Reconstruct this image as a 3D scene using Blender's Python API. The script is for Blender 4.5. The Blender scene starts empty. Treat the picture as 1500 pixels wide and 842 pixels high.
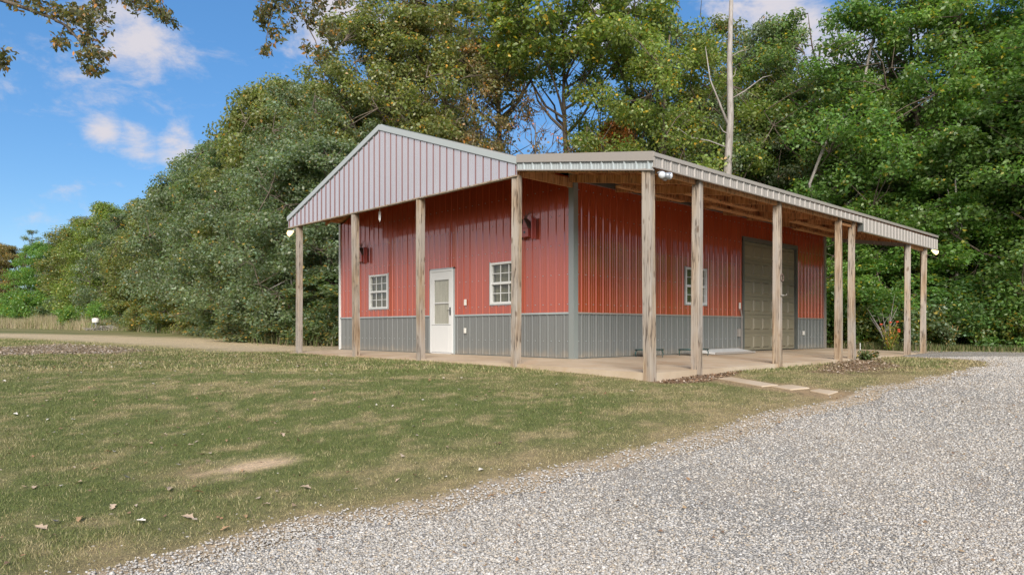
import bpy, math, random
import numpy as np
from mathutils import Vector
random.seed(7); RNG = np.random.default_rng(11)
scn = bpy.context.scene
COL = scn.collection
R = math.radians

# ------------------------------------------------------------------ survey
# World: X runs along the long side wall, Y along the gable-front wall, the
# front corner of the building is the origin and z = 0 is its slab.
CAM = (-10.557, -9.375, 0.594)
D2 = (0.72658, 0.68708)          # world X axis seen in (right, ahead) of the viewpoint
D1 = (-0.68708, 0.72658)         # world Y axis
F = 1030.0
def cd2w(c, d):                  # (metres right, metres ahead) -> world
    return CAM[0] + c*D2[0] + d*D2[1], CAM[1] + c*D1[0] + d*D1[1]
def w2cd(x, y):
    rx, ry = x-CAM[0], y-CAM[1]
    return rx*D2[0] + ry*D1[0], rx*D2[1] + ry*D1[1]

# ------------------------------------------------------------------ noise
def _h(ix, iy, s):
    n = (ix.astype(np.int64)*374761393 + iy.astype(np.int64)*668265263 + s*1274126177) & 0x7fffffff
    n = ((n ^ (n >> 13))*1274126177) & 0x7fffffff
    return ((n ^ (n >> 16)) & 0xffff)/65535.0
def vnoise(x, y, s=0):
    x = np.asarray(x, float); y = np.asarray(y, float)
    ix = np.floor(x); iy = np.floor(y); fx = x-ix; fy = y-iy
    fx = fx*fx*(3-2*fx); fy = fy*fy*(3-2*fy)
    a = _h(ix, iy, s); b = _h(ix+1, iy, s); c = _h(ix, iy+1, s); d = _h(ix+1, iy+1, s)
    return (a*(1-fx)+b*fx)*(1-fy) + (c*(1-fx)+d*fx)*fy
def fbm(x, y, s=0, o=4):
    t = 0; a = .5; k = 1
    for i in range(o):
        t = t + a*vnoise(np.asarray(x)*k+17.3*i, np.asarray(y)*k-9.1*i, s+i); a *= .5; k *= 2.03
    return t/(1-.5**o)
def sstep(a, b, x):
    t = np.clip((np.asarray(x, float)-a)/(b-a), 0, 1); return t*t*(3-2*t)

# ------------------------------------------------------------------ terrain
_pd = np.array([-60, 0, 4, 5.5, 8, 9.6, 11, 12.5, 14.5, 20, 26, 40, 60, 90, 140, 700.])
_pz = np.array([-1.2, -.93, -.90, -.77, -.47, -.29, -.175, -.12, -.085, -.075, .02, .25, .52, 1.05, 1.5, 1.5])
def ground_z(x, y):
    x = np.asarray(x, float); y = np.asarray(y, float)
    c, d = w2cd(x, y)
    z = (np.interp(d-.5, _pd, _pz)+np.interp(d, _pd, _pz)+np.interp(d+.5, _pd, _pz)+np.interp(d-1, _pd, _pz)+np.interp(d+1, _pd, _pz))/5
    right = sstep(6, 16, c)*sstep(16, 30, d)
    z = z*(1-right) + (-.17)*right
    z = z + (fbm(x*.35, y*.35, 3, 2)-.5)*.06*sstep(3, 5, np.hypot(x-4, y-3)-2)
    dip = np.where(y < -2.9, np.exp(-((y+2.95)/.75)**2), 1)*sstep(-1.75, -1.1, x)*(1-sstep(3, 8, x))*(y < -2.7)
    z = z-.035*dip
    # the slab covers this rectangle: keep the soil below it
    inside = np.minimum.reduce([x+1.50, y+2.90, 12.35-x, 9.2-y])
    z = np.where(inside > -.25, np.minimum(z, np.where(y < -2, -.17-.015*sstep(-1.75, -1.1, x)*(1-sstep(3, 8, x)), -.085)), z)
    return np.where(inside > .05, z-.25, z)
def gz(x, y): return float(ground_z(np.array([x]), np.array([y]))[0])
def at(px, py, z=None):          # survey sheet (1500 wide) -> ground or a level plane
    k = (px-750)/F
    if z is not None:
        d = F*(CAM[2]-z)/(py-482); return cd2w(k*d, d)
    lo, hi = 3.0, 120.0
    d = lo
    prev = None
    while d < hi:
        x, y = cd2w(k*d, d)
        zz = CAM[2]-(py-482)/F*d
        if zz <= gz(x, y): break
        d *= 1.01
    return cd2w(k*d, d)
def atd(px, d): return cd2w((px-750)/F*d, d)

# ------------------------------------------------------------------ object helpers
def link(o, parent=None, label=None, cat=None, group=None, kind=None):
    COL.objects.link(o)
    if parent is not None: o.parent = parent
    return tag(o, label, cat, group, kind)
def tag(o, label=None, cat=None, group=None, kind=None):
    if label: o['label'] = label
    if cat: o['category'] = cat
    if group: o['group'] = group
    if kind: o['kind'] = kind
    return o
def empty(name, loc, label, cat, group=None, rz=0):
    o = bpy.data.objects.new(name, None); o.location = loc; o.rotation_euler = (0, 0, rz)
    o.empty_display_size = .3
    return link(o, None, label, cat, group)
def np_mesh(name, V, Fc, cols=None, mat=None, smooth=False):
    V = np.asarray(V, np.float32).reshape(-1, 3); Fc = np.asarray(Fc, np.int32)
    k = Fc.shape[1]; n = Fc.shape[0]
    me = bpy.data.meshes.new(name)
    me.vertices.add(len(V)); me.vertices.foreach_set('co', V.ravel())
    me.loops.add(n*k); me.loops.foreach_set('vertex_index', Fc.ravel())
    me.polygons.add(n); me.polygons.foreach_set('loop_start', np.arange(0, n*k, k, dtype=np.int32))
    try: me.polygons.foreach_set('loop_total', np.full(n, k, np.int32))
    except Exception: pass
    if smooth: me.polygons.foreach_set('use_smooth', np.ones(n, bool))
    if cols is not None:
        a = me.attributes.new('tint', 'FLOAT_COLOR', 'POINT')
        c = np.ones((len(V), 4), np.float32); cols = np.asarray(cols, np.float32)
        c[:, :cols.shape[1]] = cols
        a.data.foreach_set('color', c.ravel())
    me.update(calc_edges=True); me.validate()
    if mat: me.materials.append(mat)
    return me
class MB:
    def __init__(s): s.v = []; s.f = []; s.sm = False
    def box(s, x0, y0, z0, x1, y1, z1):
        b = len(s.v)
        s.v += [(x0,y0,z0),(x1,y0,z0),(x1,y1,z0),(x0,y1,z0),(x0,y0,z1),(x1,y0,z1),(x1,y1,z1),(x0,y1,z1)]
        s.f += [[b+i for i in q] for q in ((3,2,1,0),(4,5,6,7),(0,1,5,4),(1,2,6,5),(2,3,7,6),(3,0,4,7))]
        return s
    def hexa(s, p):              # 8 points: bottom 4, top 4
        b = len(s.v); s.v += [tuple(q) for q in p]
        s.f += [[b+i for i in q] for q in ((3,2,1,0),(4,5,6,7),(0,1,5,4),(1,2,6,5),(2,3,7,6),(3,0,4,7))]
        return s
    def quad(s, *p):
        b = len(s.v); s.v += [tuple(q) for q in p]; s.f.append([b+i for i in range(len(p))]); return s
    def tube(s, pts, rad, n=8, cap=True):
        pts = [Vector(p) for p in pts]; b = len(s.v); m = len(pts)
        if not hasattr(rad, '__len__'): rad = [rad]*m
        up = Vector((0, 0, 1))
        for i, p in enumerate(pts):
            t = (pts[min(i+1, m-1)]-pts[max(i-1, 0)])
            if t.length < 1e-6: t = Vector((0, 0, 1))
            t.normalize()
            a = t.cross(up)
            if a.length < .1: a = t.cross(Vector((1, 0, 0)))
            a.normalize(); c = t.cross(a)
            for k in range(n):
                q = 2*math.pi*k/n
                s.v.append(tuple(p+(a*math.cos(q)+c*math.sin(q))*rad[i]))
        for i in range(m-1):
            for k in range(n):
                k2 = (k+1) % n
                s.f.append([b+i*n+k, b+i*n+k2, b+(i+1)*n+k2, b+(i+1)*n+k])
        if cap:
            s.f.append([b+k for k in range(n)][::-1]); s.f.append([b+(m-1)*n+k for k in range(n)])
        return s
    def lathe(s, prof, c=(0,0,0), n=14, axis='z'):
        b = len(s.v)
        for r, z in prof:
            for k in range(n):
                q = 2*math.pi*k/n
                p = (r*math.cos(q), r*math.sin(q), z)
                if axis == 'x': p = (z, r*math.cos(q), r*math.sin(q))
                if axis == 'y': p = (r*math.cos(q), z, r*math.sin(q))
                s.v.append((c[0]+p[0], c[1]+p[1], c[2]+p[2]))
        for i in range(len(prof)-1):
            for k in range(n):
                k2 = (k+1) % n
                s.f.append([b+i*n+k, b+i*n+k2, b+(i+1)*n+k2, b+(i+1)*n+k])
        s.f.append([b+k for k in range(n)][::-1]); s.f.append([b+(len(prof)-1)*n+k for k in range(n)])
        return s
    def mesh(s, name, mat, smooth=False, bevel=0):
        me = bpy.data.meshes.new(name); me.from_pydata(s.v, [], s.f); me.update()
        if mat: me.materials.append(mat)
        if smooth: me.polygons.foreach_set('use_smooth', [True]*len(me.polygons))
        return me
    def build(s, name, mat, parent=None, smooth=False, bevel=0, loc=None, label=None, cat=None, group=None, kind=None):
        o = bpy.data.objects.new(name, s.mesh(name, mat, smooth))
        if loc is not None: o.location = loc
        if bevel:
            m = o.modifiers.new('bevel', 'BEVEL'); m.width = bevel; m.segments = 2; m.limit_method = 'ANGLE'
        return link(o, parent, label, cat, group, kind)

# ------------------------------------------------------------------ materials
class NT:
    def __init__(s, name):
        s.m = bpy.data.materials.new(name); s.m.use_nodes = True; s.t = s.m.node_tree
        s.b = s.t.nodes['Principled BSDF']; s.out = s.t.nodes['Material Output']
    def n(s, typ, **kw):
        o = s.t.nodes.new(typ)
        for k, v in kw.items():
            if k.startswith('_'): setattr(o, k[1:], v)
            else:
                o.inputs[int(k[1:]) if k[0] == 'i' and k[1:].isdigit() else k.replace('__', ' ')].default_value = v
        return o
    def l(s, a, b): s.t.links.new(a, b)
    def coord(s, kind='Object', scale=(1,1,1), loc=None):
        tc = s.n('ShaderNodeTexCoord'); mp = s.n('ShaderNodeMapping'); mp.inputs['Scale'].default_value = scale
        s.l(tc.outputs[kind], mp.inputs['Vector'])
        if loc is not None: s.l(loc, mp.inputs['Location'])
        return mp.outputs[0]
    def noise(s, vec, scale, detail=4, rough=.55, dist=0):
        o = s.n('ShaderNodeTexNoise'); o.inputs['Scale'].default_value = scale; o.inputs['Detail'].default_value = detail
        o.inputs['Roughness'].default_value = rough; o.inputs['Distortion'].default_value = dist
        s.l(vec, o.inputs['Vector']); return o.outputs['Fac']
    def ramp(s, fac, stops):
        o = s.n('ShaderNodeValToRGB'); r = o.color_ramp
        while len(r.elements) < len(stops): r.elements.new(.5)
        for e, (p, c) in zip(r.elements, stops):
            e.position = p; e.color = tuple(c)+(1,) if len(c) == 3 else c
        s.l(fac, o.inputs[0]); return o.outputs['Color']
    def mix(s, fac, a, b, mode='MIX'):
        o = s.n('ShaderNodeMix'); o.data_type = 'RGBA'; o.blend_type = mode
        for v, i in ((fac, 0), (a, 6), (b, 7)):
            if isinstance(v, (int, float)): o.inputs[i].default_value = v
            elif isinstance(v, tuple): o.inputs[i].default_value = v+(1,) if len(v) == 3 else v
            else: s.l(v, o.inputs[i])
        return o.outputs[2]
    def math(s, op, a, b=None):
        o = s.n('ShaderNodeMath'); o.operation = op
        for v, i in ((a, 0), (b, 1)):
            if v is None: continue
            if isinstance(v, (int, float)): o.inputs[i].default_value = v
            else: s.l(v, o.inputs[i])
        return o.outputs[0]
    def bump(s, h, strength=.5, dist=.01):
        o = s.n('ShaderNodeBump'); o.inputs['Strength'].default_value = strength; o.inputs['Distance'].default_value = dist
        s.l(h, o.inputs['Height']); s.l(o.outputs[0], s.b.inputs['Normal']); return o
    def set(s, col=None, rough=None, spec=None, metal=None, ior=None, coat=None, coatr=None, coatior=None):
        b = s.b
        for v, k in ((col, 'Base Color'), (rough, 'Roughness'), (spec, 'Specular IOR Level'), (metal, 'Metallic'), (ior, 'IOR'), (coat, 'Coat Weight'), (coatr, 'Coat Roughness'), (coatior, 'Coat IOR')):
            if v is None: continue
            if isinstance(v, (int, float)): b.inputs[k].default_value = v
            elif isinstance(v, tuple): b.inputs[k].default_value = v+(1,)
            else: s.l(v, b.inputs[k])
        return s.m

def painted(name, col, rough=.35, coatior=1.5, coat=1., coatr=.2, dirt=.12, wav=.0):
    t = NT(name); v = t.coord('Object'); 
    n1 = t.noise(v, 1.3, 5); n2 = t.noise(t.coord('Object', (14, 14, .6)), 1.5, 4)
    c = t.mix(t.math('MULTIPLY', n1, dirt*2), col, tuple(x*.72+.05 for x in col))
    c = t.mix(t.math('MULTIPLY', n2, dirt), c, tuple(x*.6+.03 for x in col))
    m = t.set(c, rough, .5, 0, None, coat, coatr, coatior)
    t.bump(t.noise(t.coord('Object', (3, 3, .8) if not wav else (4, 4, .35)), 1.4, 2), .12+wav, .02)
    return m
M = {}
M['red'] = painted('red_metal', (.46, .060, .011), .28, 1.85, 1., .07, .2, .22); M['red'].node_tree.nodes['Principled BSDF'].inputs['Metallic'].default_value = .38
M['gable'] = painted('gable_metal', (.72, .70, .70), .16, 1.6, .5, .16, .08); M['gable'].node_tree.nodes['Principled BSDF'].inputs['Metallic'].default_value = .85  # pale silver base paints the sky's reflection into the red sheet
M['ribshade'] = painted('rib_shade_red', (.085, .014, .014), .5, 1.4, .3, .4, .1)  # dark red standing in for shade along the gable ribs
M['grey'] = painted('grey_metal', (.140, .148, .141), .45, 1.65, 1., .22, .15)
_t = M['grey'].node_tree; _b = _t.nodes['Principled BSDF']; _src = _b.inputs['Base Color'].links[0].from_socket
_tc = _t.nodes.new('ShaderNodeTexCoord'); _sp = _t.nodes.new('ShaderNodeSeparateXYZ'); _t.links.new(_tc.outputs['Object'], _sp.inputs[0])
_n = _t.nodes.new('ShaderNodeTexNoise'); _n.inputs['Scale'].default_value = 6; _n.inputs['Detail'].default_value = 6; _t.links.new(_tc.outputs['Object'], _n.inputs['Vector'])
_m1 = _t.nodes.new('ShaderNodeMath'); _m1.operation = 'MULTIPLY_ADD'; _t.links.new(_sp.outputs[2], _m1.inputs[0]); _m1.inputs[1].default_value = -2.6; _t.links.new(_n.outputs['Fac'], _m1.inputs[2])
_mr = _t.nodes.new('ShaderNodeMapRange'); _mr.inputs[1].default_value = .05; _mr.inputs[2].default_value = .6; _mr.inputs[4].default_value = .6; _t.links.new(_m1.outputs[0], _mr.inputs[0])
_mx = _t.nodes.new('ShaderNodeMix'); _mx.data_type = 'RGBA'; _t.links.new(_mr.outputs[0], _mx.inputs[0]); _t.links.new(_src, _mx.inputs[6]); _mx.inputs[7].default_value = (.27, .22, .16, 1)
_t.links.new(_mx.outputs[2], _b.inputs['Base Color'])
M['trim'] = painted('trim_metal', (.33, .37, .37), .4, 1.7, 1., .2, .12)
M['cornertrim'] = painted('corner_trim_metal', (.20, .225, .215), .4, 1.7, 1., .2, .12)
M['darktrim'] = painted('dark_trim_metal', (.085, .095, .088), .5, 1.4, 1., .3, .2)
M['fascia'] = painted('fascia_metal', (.30, .272, .24), .5, 1.4, 1., .25, .25)
M['white'] = painted('white_paint', (.66, .67, .655), .45, 1.4, .4, .3, .10)
M['garage'] = painted('garage_paint', (.215, .19, .125), .55, 1.4, .3, .4, .2)
M['green_tube'] = painted('green_tube', (.015, .07, .065), .35, 1.5, 1., .2, .1)
M['black'] = painted('black_metal', (.012, .014, .014), .4, 1.5, 1., .2, .1)
M['redpaint'] = painted('red_enamel', (.42, .05, .03), .4, 1.5, 1., .25, .3)
M['lampgrey'] = painted('lamp_casing', (.22, .24, .26), .35, 1.5, 1., .2, .2)
M['brownfab'] = painted('brown_fabric', (.19, .10, .05), .9, 1.3, 0, .5, .5)
M['greyfab'] = painted('pale_fabric', (.45, .46, .47), .85, 1.3, 0, .5, .4)
M['plastic'] = painted('ivory_plastic', (.68, .66, .60), .4, 1.4, .3, .3, .1)
M['orange'] = painted('orange_paint', (.75, .09, .03), .5, 1.4, 0, .3, .1)
M['rust'] = painted('rusted_iron', (.10, .05, .03), .7, 1.3, 0, .3, .6)

def wood(name, light, mid, dark, sc=1., grey=.75):
    t = NT(name); oi = t.n('ShaderNodeObjectInfo')
    off = t.n('ShaderNodeCombineXYZ'); k = t.math('MULTIPLY', oi.outputs['Random'], 37.)
    for i in range(3): t.l(k, off.inputs[i])
    v = t.coord('Object', (1, 1, 1), off.outputs[0]); vs = t.coord('Object', (20*sc, 20*sc, .9*sc), off.outputs[0])
    g = t.noise(vs, 1.6, 6, .6, .6); big = t.noise(t.coord('Object', (2, 2, .5), off.outputs[0]), 1.8, 4)
    c = t.ramp(g, [(.28, dark), (.45, mid), (.62, light), (.8, tuple(x*1.1 for x in light))])
    c = t.mix(t.math('MULTIPLY', t.ramp(big, [(.38, (0,0,0)), (.62, (1,1,1))]), grey), c, tuple(a*.8+b*.2 for a, b in zip((.34, .33, .31), mid)))
    crack = t.n('ShaderNodeTexNoise'); crack.inputs['Scale'].default_value = 1.; crack.inputs['Detail'].default_value = 3
    t.l(t.coord('Object', (22, 22, .8), off.outputs[0]), crack.inputs['Vector'])
    ck = t.ramp(crack.outputs['Fac'], [(.47, (0,0,0)), (.5, (1,1,1)), (.53, (0,0,0))])
    ckm = t.ramp(t.noise(t.coord('Object', (3, 3, 1.2), off.outputs[0]), 1.9, 3), [(.44, (0,0,0)), (.54, (1,1,1))])
    cm = t.math('MULTIPLY', ck, ckm)
    c = t.mix(cm, c, (.045, .03, .02))
    vo = t.n('ShaderNodeTexVoronoi'); vo.inputs['Scale'].default_value = 1.
    t.l(t.coord('Object', (6, 6, 2.2), off.outputs[0]), vo.inputs['Vector'])
    kn = t.ramp(vo.outputs['Distance'], [(.0, (1,1,1)), (.10, (.8,.8,.8)), (.16, (0,0,0))])
    c = t.mix(t.math('MULTIPLY', kn, .75), c, (.085, .045, .022))
    h = t.math('SUBTRACT', g, t.math('MULTIPLY', cm, 1.3))
    t.bump(h, .55, .006)
    return t.set(c, .82, .25)
M['post'] = wood('weathered_post', (.38, .30, .21), (.25, .175, .11), (.10, .065, .04))
M['beam'] = wood('porch_lumber', (.60, .32, .14), (.42, .19, .07), (.20, .075, .03), grey=.08)
def osb():
    t = NT('board_sheathing'); v = t.coord('Object', (1, 1, 1))
    a = t.noise(t.coord('Object', (1.6, 5, 3)), 2.2, 6, .65, 1.2)
    c = t.ramp(a, [(.25, (.08, .03, .012)), (.45, (.38, .15, .05)), (.6, (.58, .27, .10)), (.8, (.66, .40, .19))])
    t.bump(a, .6, .02); return t.set(c, .8, .3)
M['osb'] = osb()
def concrete():
    t = NT('slab_concrete'); v = t.coord('Object')
    a = t.noise(v, .9, 6, .6); b = t.noise(v, 30, 5, .7)
    c = t.ramp(a, [(.3, (.36, .275, .185)), (.5, (.45, .36, .255)), (.72, (.52, .44, .34))])
    c = t.mix(t.math('MULTIPLY', b, .35), c, (.27, .21, .15))
    s = t.ramp(t.noise(v, .55, 3, .5, 2), [(.55, (0,0,0)), (.7, (1,1,1))])
    c = t.mix(t.math('MULTIPLY', s, .5), c, (.38, .23, .12))
    t.bump(b, .25, .004); return t.set(c, .8, .3)
M['concrete'] = concrete()
def ground_mat(name, kind):
    t = NT(name); at_ = t.n('ShaderNodeAttribute'); at_.attribute_name = 'tint'
    v = t.coord('Object'); a = t.noise(v, 9, 7, .7); b = t.noise(v, 60, 6, .75)
    c = t.mix(1., at_.outputs['Color'], t.ramp(a, [(.25, (.62,.62,.6)), (.5, (1,1,1)), (.75, (1.35,1.3,1.2))]), 'MULTIPLY')
    c = t.mix(1., c, t.ramp(b, [(.3, (.5,.5,.5)), (.5, (1,1,1)), (.7, (1.6,1.5,1.35))]), 'MULTIPLY')
    t.bump(t.math('ADD', a, b), .8, .025); return t.set(c, .9, .15)
M['ground'] = ground_mat('lawn_ground', 0)
def gravel_mat():
    t = NT('crushed_gravel'); v = t.coord('Object')
    vo = t.n('ShaderNodeTexVoronoi'); vo.inputs['Scale'].default_value = 38; t.l(v, vo.inputs['Vector'])
    vd = t.n('ShaderNodeTexVoronoi'); vd.feature = 'DISTANCE_TO_EDGE'; vd.inputs['Scale'].default_value = 38; t.l(v, vd.inputs['Vector'])
    sep = t.n('ShaderNodeSeparateColor'); t.l(vo.outputs['Color'], sep.inputs[0])
    c = t.ramp(sep.outputs[0], [(.0, (.27, .25, .22)), (.35, (.34, .32, .285)), (.7, (.39, .37, .335)), (1., (.46, .44, .40))])
    big = t.noise(v, .7, 5, .6)
    c = t.mix(t.ramp(big, [(.45, (0,0,0)), (.75, (.75,.75,.75))]), c, (.48, .41, .33))
    e = t.ramp(vd.outputs['Distance'], [(.0, (.30,.28,.25)), (.12, (1,1,1))])
    c = t.mix(1., c, e, 'MULTIPLY')
    t.bump(t.math('MINIMUM', vd.outputs['Distance'], .25), 1., .03); return t.set(c, .85, .25)
M['gravel'] = gravel_mat()
def tinted(name, rough=.7, trans=0., spec=.3, objcol=False, nscale=0):
    t = NT(name); at_ = t.n('ShaderNodeAttribute'); at_.attribute_name = 'tint'; c = at_.outputs['Color']
    if objcol:
        oi = t.n('ShaderNodeObjectInfo'); c = t.mix(1., c, oi.outputs['Color'], 'MULTIPLY')
    if nscale:
        c = t.mix(1., c, t.ramp(t.noise(t.coord('Object'), nscale, 4), [(.3, (.75,.75,.75)), (.7, (1.25,1.25,1.25))]), 'MULTIPLY')
    t.set(c, rough, spec)
    if trans:
        tr = t.n('ShaderNodeBsdfTranslucent'); t.l(t.mix(1., c, (1.25, 1.35, .6), 'MULTIPLY'), tr.inputs['Color'])
        mx = t.n('ShaderNodeMixShader'); mx.inputs[0].default_value = trans
        t.l(t.b.outputs[0], mx.inputs[1]); t.l(tr.outputs[0], mx.inputs[2]); t.l(mx.outputs[0], t.out.inputs['Surface'])
    return t.m
M['leaf'] = tinted('leaf', .40, .5, .6, True)
M['grassblade'] = tinted('grass_blade', .6, .25, .25)
M['stone'] = tinted('gravel_stone', .85, 0, .15, False, 60)
M['litter'] = tinted('dry_leaf', .75, .1, .2, True)
def bark(name, a, b, sc=1):
    t = NT(name); n = t.noise(t.coord('Object', (9*sc, 9*sc, 1.6*sc)), 2, 6, .7, .5)
    c = t.ramp(n, [(.3, b), (.6, a), (.8, tuple(x*1.25 for x in a))]); t.bump(n, .9, .03); return t.set(c, .9, .15)
M['bark'] = bark('grey_bark', (.16, .13, .10), (.045, .035, .028))
M['palebark'] = bark('bleached_deadwood', (.34, .315, .29), (.15, .125, .105), .6)
def glass():
    t = NT('window_glass'); t.t.nodes.remove(t.b)
    tr = t.n('ShaderNodeBsdfTransparent'); tr.inputs[0].default_value = (.90, .90, .88, 1)
    gl = t.n('ShaderNodeBsdfGlossy'); gl.inputs['Roughness'].default_value = .03
    fr = t.n('ShaderNodeLayerWeight'); fr.inputs[0].default_value = .5
    mx = t.n('ShaderNodeMixShader'); t.l(t.math('ADD', t.math('MULTIPLY', t.math('POWER', fr.outputs['Facing'], 3.), .6), .05), mx.inputs[0]); t.l(tr.outputs[0], mx.inputs[1]); t.l(gl.outputs[0], mx.inputs[2])
    t.l(mx.outputs[0], t.out.inputs['Surface']); return t.m
M['glass'] = glass()
def cloth(name, a, b):
    t = NT(name); n = t.noise(t.coord('Object', (16, 16, 1.2)), 1.2, 4)
    return t.set(t.ramp(n, [(.3, b), (.7, a)]), .9, .1)
M['blind'] = cloth('window_blind', (.26, .26, .18), (.11, .12, .08))
M['curtain'] = cloth('door_curtain', (.72, .71, .62), (.52, .51, .44))
def lit():
    t = NT('lit_bulb'); t.b.inputs['Emission Color'].default_value = (1, .70, .34, 1); t.b.inputs['Emission Strength'].default_value = 1.5; t.b.inputs['Base Color'].default_value = (.3, .2, .1, 1)
    return t.m
M['bulb'] = lit()
M['lens'] = painted('lamp_glass', (.55, .57, .6), .15, 1.5, 1., .05, .05)

# ------------------------------------------------------------------ setting: ground
edge_px = [(-260, 960), (60, 872), (150, 842), (230, 818), (330, 800), (420, 772), (500, 757), (590, 742), (640, 722), (740, 706), (800, 688), (880, 668),
           (960, 648), (1040, 630), (1110, 612), (1190, 596), (1232, 582), (1290, 568), (1345, 556), (1400, 545), (1440, 537), (1446, 531), (1420, 528), (1370, 525), (1310, 522.5), (1272, 521.5)]
EDGE = []
for px, py in edge_px:
    EDGE.append(at(px, py) if py < 900 else atd(px, 3.6))
EDGE += [(10.7, -2.97), (12.4, -2.97)]
EDGE = np.array(EDGE)
# resample the edge every 12 cm
seg = np.hypot(*(EDGE[1:]-EDGE[:-1]).T); cum = np.r_[0, np.cumsum(seg)]
ns = int(cum[-1]/.12); ss = np.linspace(0, cum[-1], ns)
EX = np.interp(ss, cum, EDGE[:, 0]); EY = np.interp(ss, cum, EDGE[:, 1])
def smooth1(a, k=7):
    p = np.pad(a, k//2, mode='edge'); return np.convolve(p, np.ones(k)/k, 'valid')
EX = smooth1(EX); EY = smooth1(EY)
tx = np.gradient(EX); ty = np.gradient(EY); tl = np.hypot(tx, ty)+1e-9
NXe, NYe = ty/tl, -tx/tl            # to the right of travel = gravel side
wob = (fbm(ss*1.1, ss*0, 5, 4)-.5)*.34*np.minimum(1, (cum[-1]-ss)/4)
EXw = EX+NXe*wob; EYw = EY+NYe*wob
# polygon of the drive, closed far to the right and behind
far_pts = [(12.8, -3.4), (13.6, -5.), (20., -9.), (40, -26), (20, -50), (-30, -40), (-22, -15)]
POLY = np.vstack([np.c_[EXw, EYw], np.array(far_pts)])
def in_poly(x, y, P):
    x = np.asarray(x, float); y = np.asarray(y, float); ins = np.zeros(x.shape, bool)
    j = len(P)-1
    for i in range(len(P)):
        xi, yi = P[i]; xj, yj = P[j]
        if yi != yj:
            c = ((yi > y) != (yj > y)) & (x < (xj-xi)*(y-yi)/(yj-yi)+xi)
            ins ^= c
        j = i
    return ins
def dist_poly(x, y, P, closed=False):
    x = np.asarray(x, float); y = np.asarray(y, float); d = np.full(x.shape, 1e9)
    n = len(P) if closed else len(P)-1
    for i in range(n):
        ax, ay = P[i]; bx, by = P[(i+1) % len(P)]
        vx, vy = bx-ax, by-ay; L = vx*vx+vy*vy+1e-12
        t = np.clip(((x-ax)*vx+(y-ay)*vy)/L, 0, 1)
        d = np.minimum(d, np.hypot(x-ax-t*vx, y-ay-t*vy))
    return d
EP = np.c_[EXw, EYw][::3]
POLYs = np.vstack([EP, np.array(far_pts)])
def drive_sd(x, y):              # > 0 on the drive, metres from its edge
    d = dist_poly(x, y, EP); return np.where(in_poly(x, y, POLYs), d, -d)
def G(pts): return np.array([at(*p) for p in pts])
sand_a = G([(298, 694), (330, 684), (380, 675), (415, 672), (420, 676), (375, 686), (330, 696)])
sand_b = G([(195, 700), (290, 690), (300, 697), (215, 703)])
debris = G([(-60, 511), (0, 509), (90, 504), (180, 509), (215, 514), (170, 519), (60, 519), (-60, 523)])
track = np.array([at(*p) for p in [(-90, 489), (0, 490.5), (120, 494), (240, 499), (330, 504), (440, 510.5)]])
mulch = G([(1195, 545), (1215, 532), (1255, 526), (1300, 531), (1320, 538), (1280, 546), (1235, 549)])
path_l = np.array([at(*p) for p in [(1000, 551), (1060, 556), (1120, 565), (1180, 572), (1250, 583)]])
corner_l = np.array([(-1.35, -3.12), (-.7, -3.2), (.1, -3.1)])
def lawn_fields(x, y):
    """albedo and how much grass grows"""
    n1 = fbm(x*.45, y*.45, 21, 4); n2 = fbm(x*1.7, y*1.7, 31, 4); n3 = fbm(x*6, y*6, 41, 3)
    c, d = w2cd(x, y)
    green = np.array([.105, .128, .042]); olive = np.array([.145, .148, .060]); straw = np.array([.26, .21, .115]); dirt = np.array([.30, .215, .13]); sand = np.array([.58, .43, .29])
    dry = sstep(.40, .60, n1*.6+n2*.4)
    col = green*(1-dry)[..., None]+olive*dry[..., None]
    st = sstep(.45, .68, n2*.45+n3*.55)*.70
    grass = 1-.35*st
    e = -drive_sd(x, y)
    verge = np.exp(-np.clip(e, 0, 9)/.42)*(.55+1.3*n2)
    st = np.clip(st+verge, 0, 1); grass = grass*(1-np.clip(verge*.55, 0, .6))
    # the strip by the mulch and the far corner is worn
    tr = dist_poly(x, y, track); tm = 1-sstep(1.6, 3.6, tr+ (n2-.5)*2.0); far = sstep(17, 21, d)
    tm = tm*far
    grass = grass*(1-.85*tm)
    col = col*(1-st)[..., None]+(straw*(.8+.4*n3)[..., None])*st[..., None]
    def blend(m, cc):
        nonlocal col, grass
        m = np.clip(m, 0, 1); col = col*(1-m)[..., None]+cc*m[..., None]; grass = grass*(1-m)
    for P, cc, w in ((sand_a, sand, .10), (sand_b, dirt*1.1, .12), (debris, np.array([.24, .18, .125]), .5), (mulch, np.array([.20, .13, .085]), .3)):
        dd = dist_poly(x, y, P, True); dd = np.where(in_poly(x, y, P), -dd, dd)
        blend((1-sstep(-w*1.5, w*1.5, dd+(n3-.5)*w*4.5))*(.9 if P is not sand_b else .6), cc)
    blend(tm*(.72+.4*n3), np.array([.46, .37, .245]))
    blend((1-sstep(.20, .50, dist_poly(x, y, path_l)+(n3-.5)*.2))*.9, dirt)
    blend((1-sstep(.12, .45, dist_poly(x, y, corner_l)+(n3-.5)*.25))*.95, np.array([.24, .15, .10]))
    blend((1-sstep(.0, .35, dist_poly(x, y, np.array([(-1.62, 9.), (-1.62, 5.), (-1.62, -2.8)]))+(n2-.35)*.6))*.45, dirt)
    blend(sstep(.0, .5, in_poly(x, y, POLYs)*1.0)*.9, np.array([.43, .35, .255]))
    # green strip and shade-grown ground beyond the track, forest floor further
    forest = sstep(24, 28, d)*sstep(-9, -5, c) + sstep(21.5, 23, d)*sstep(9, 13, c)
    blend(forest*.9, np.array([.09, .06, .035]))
    return col, np.clip(grass, 0, 1)
def axis(parts):
    out = []
    for a, b, st in parts: out += list(np.arange(a, b, st))
    return np.array(out+[parts[-1][1]])
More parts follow.
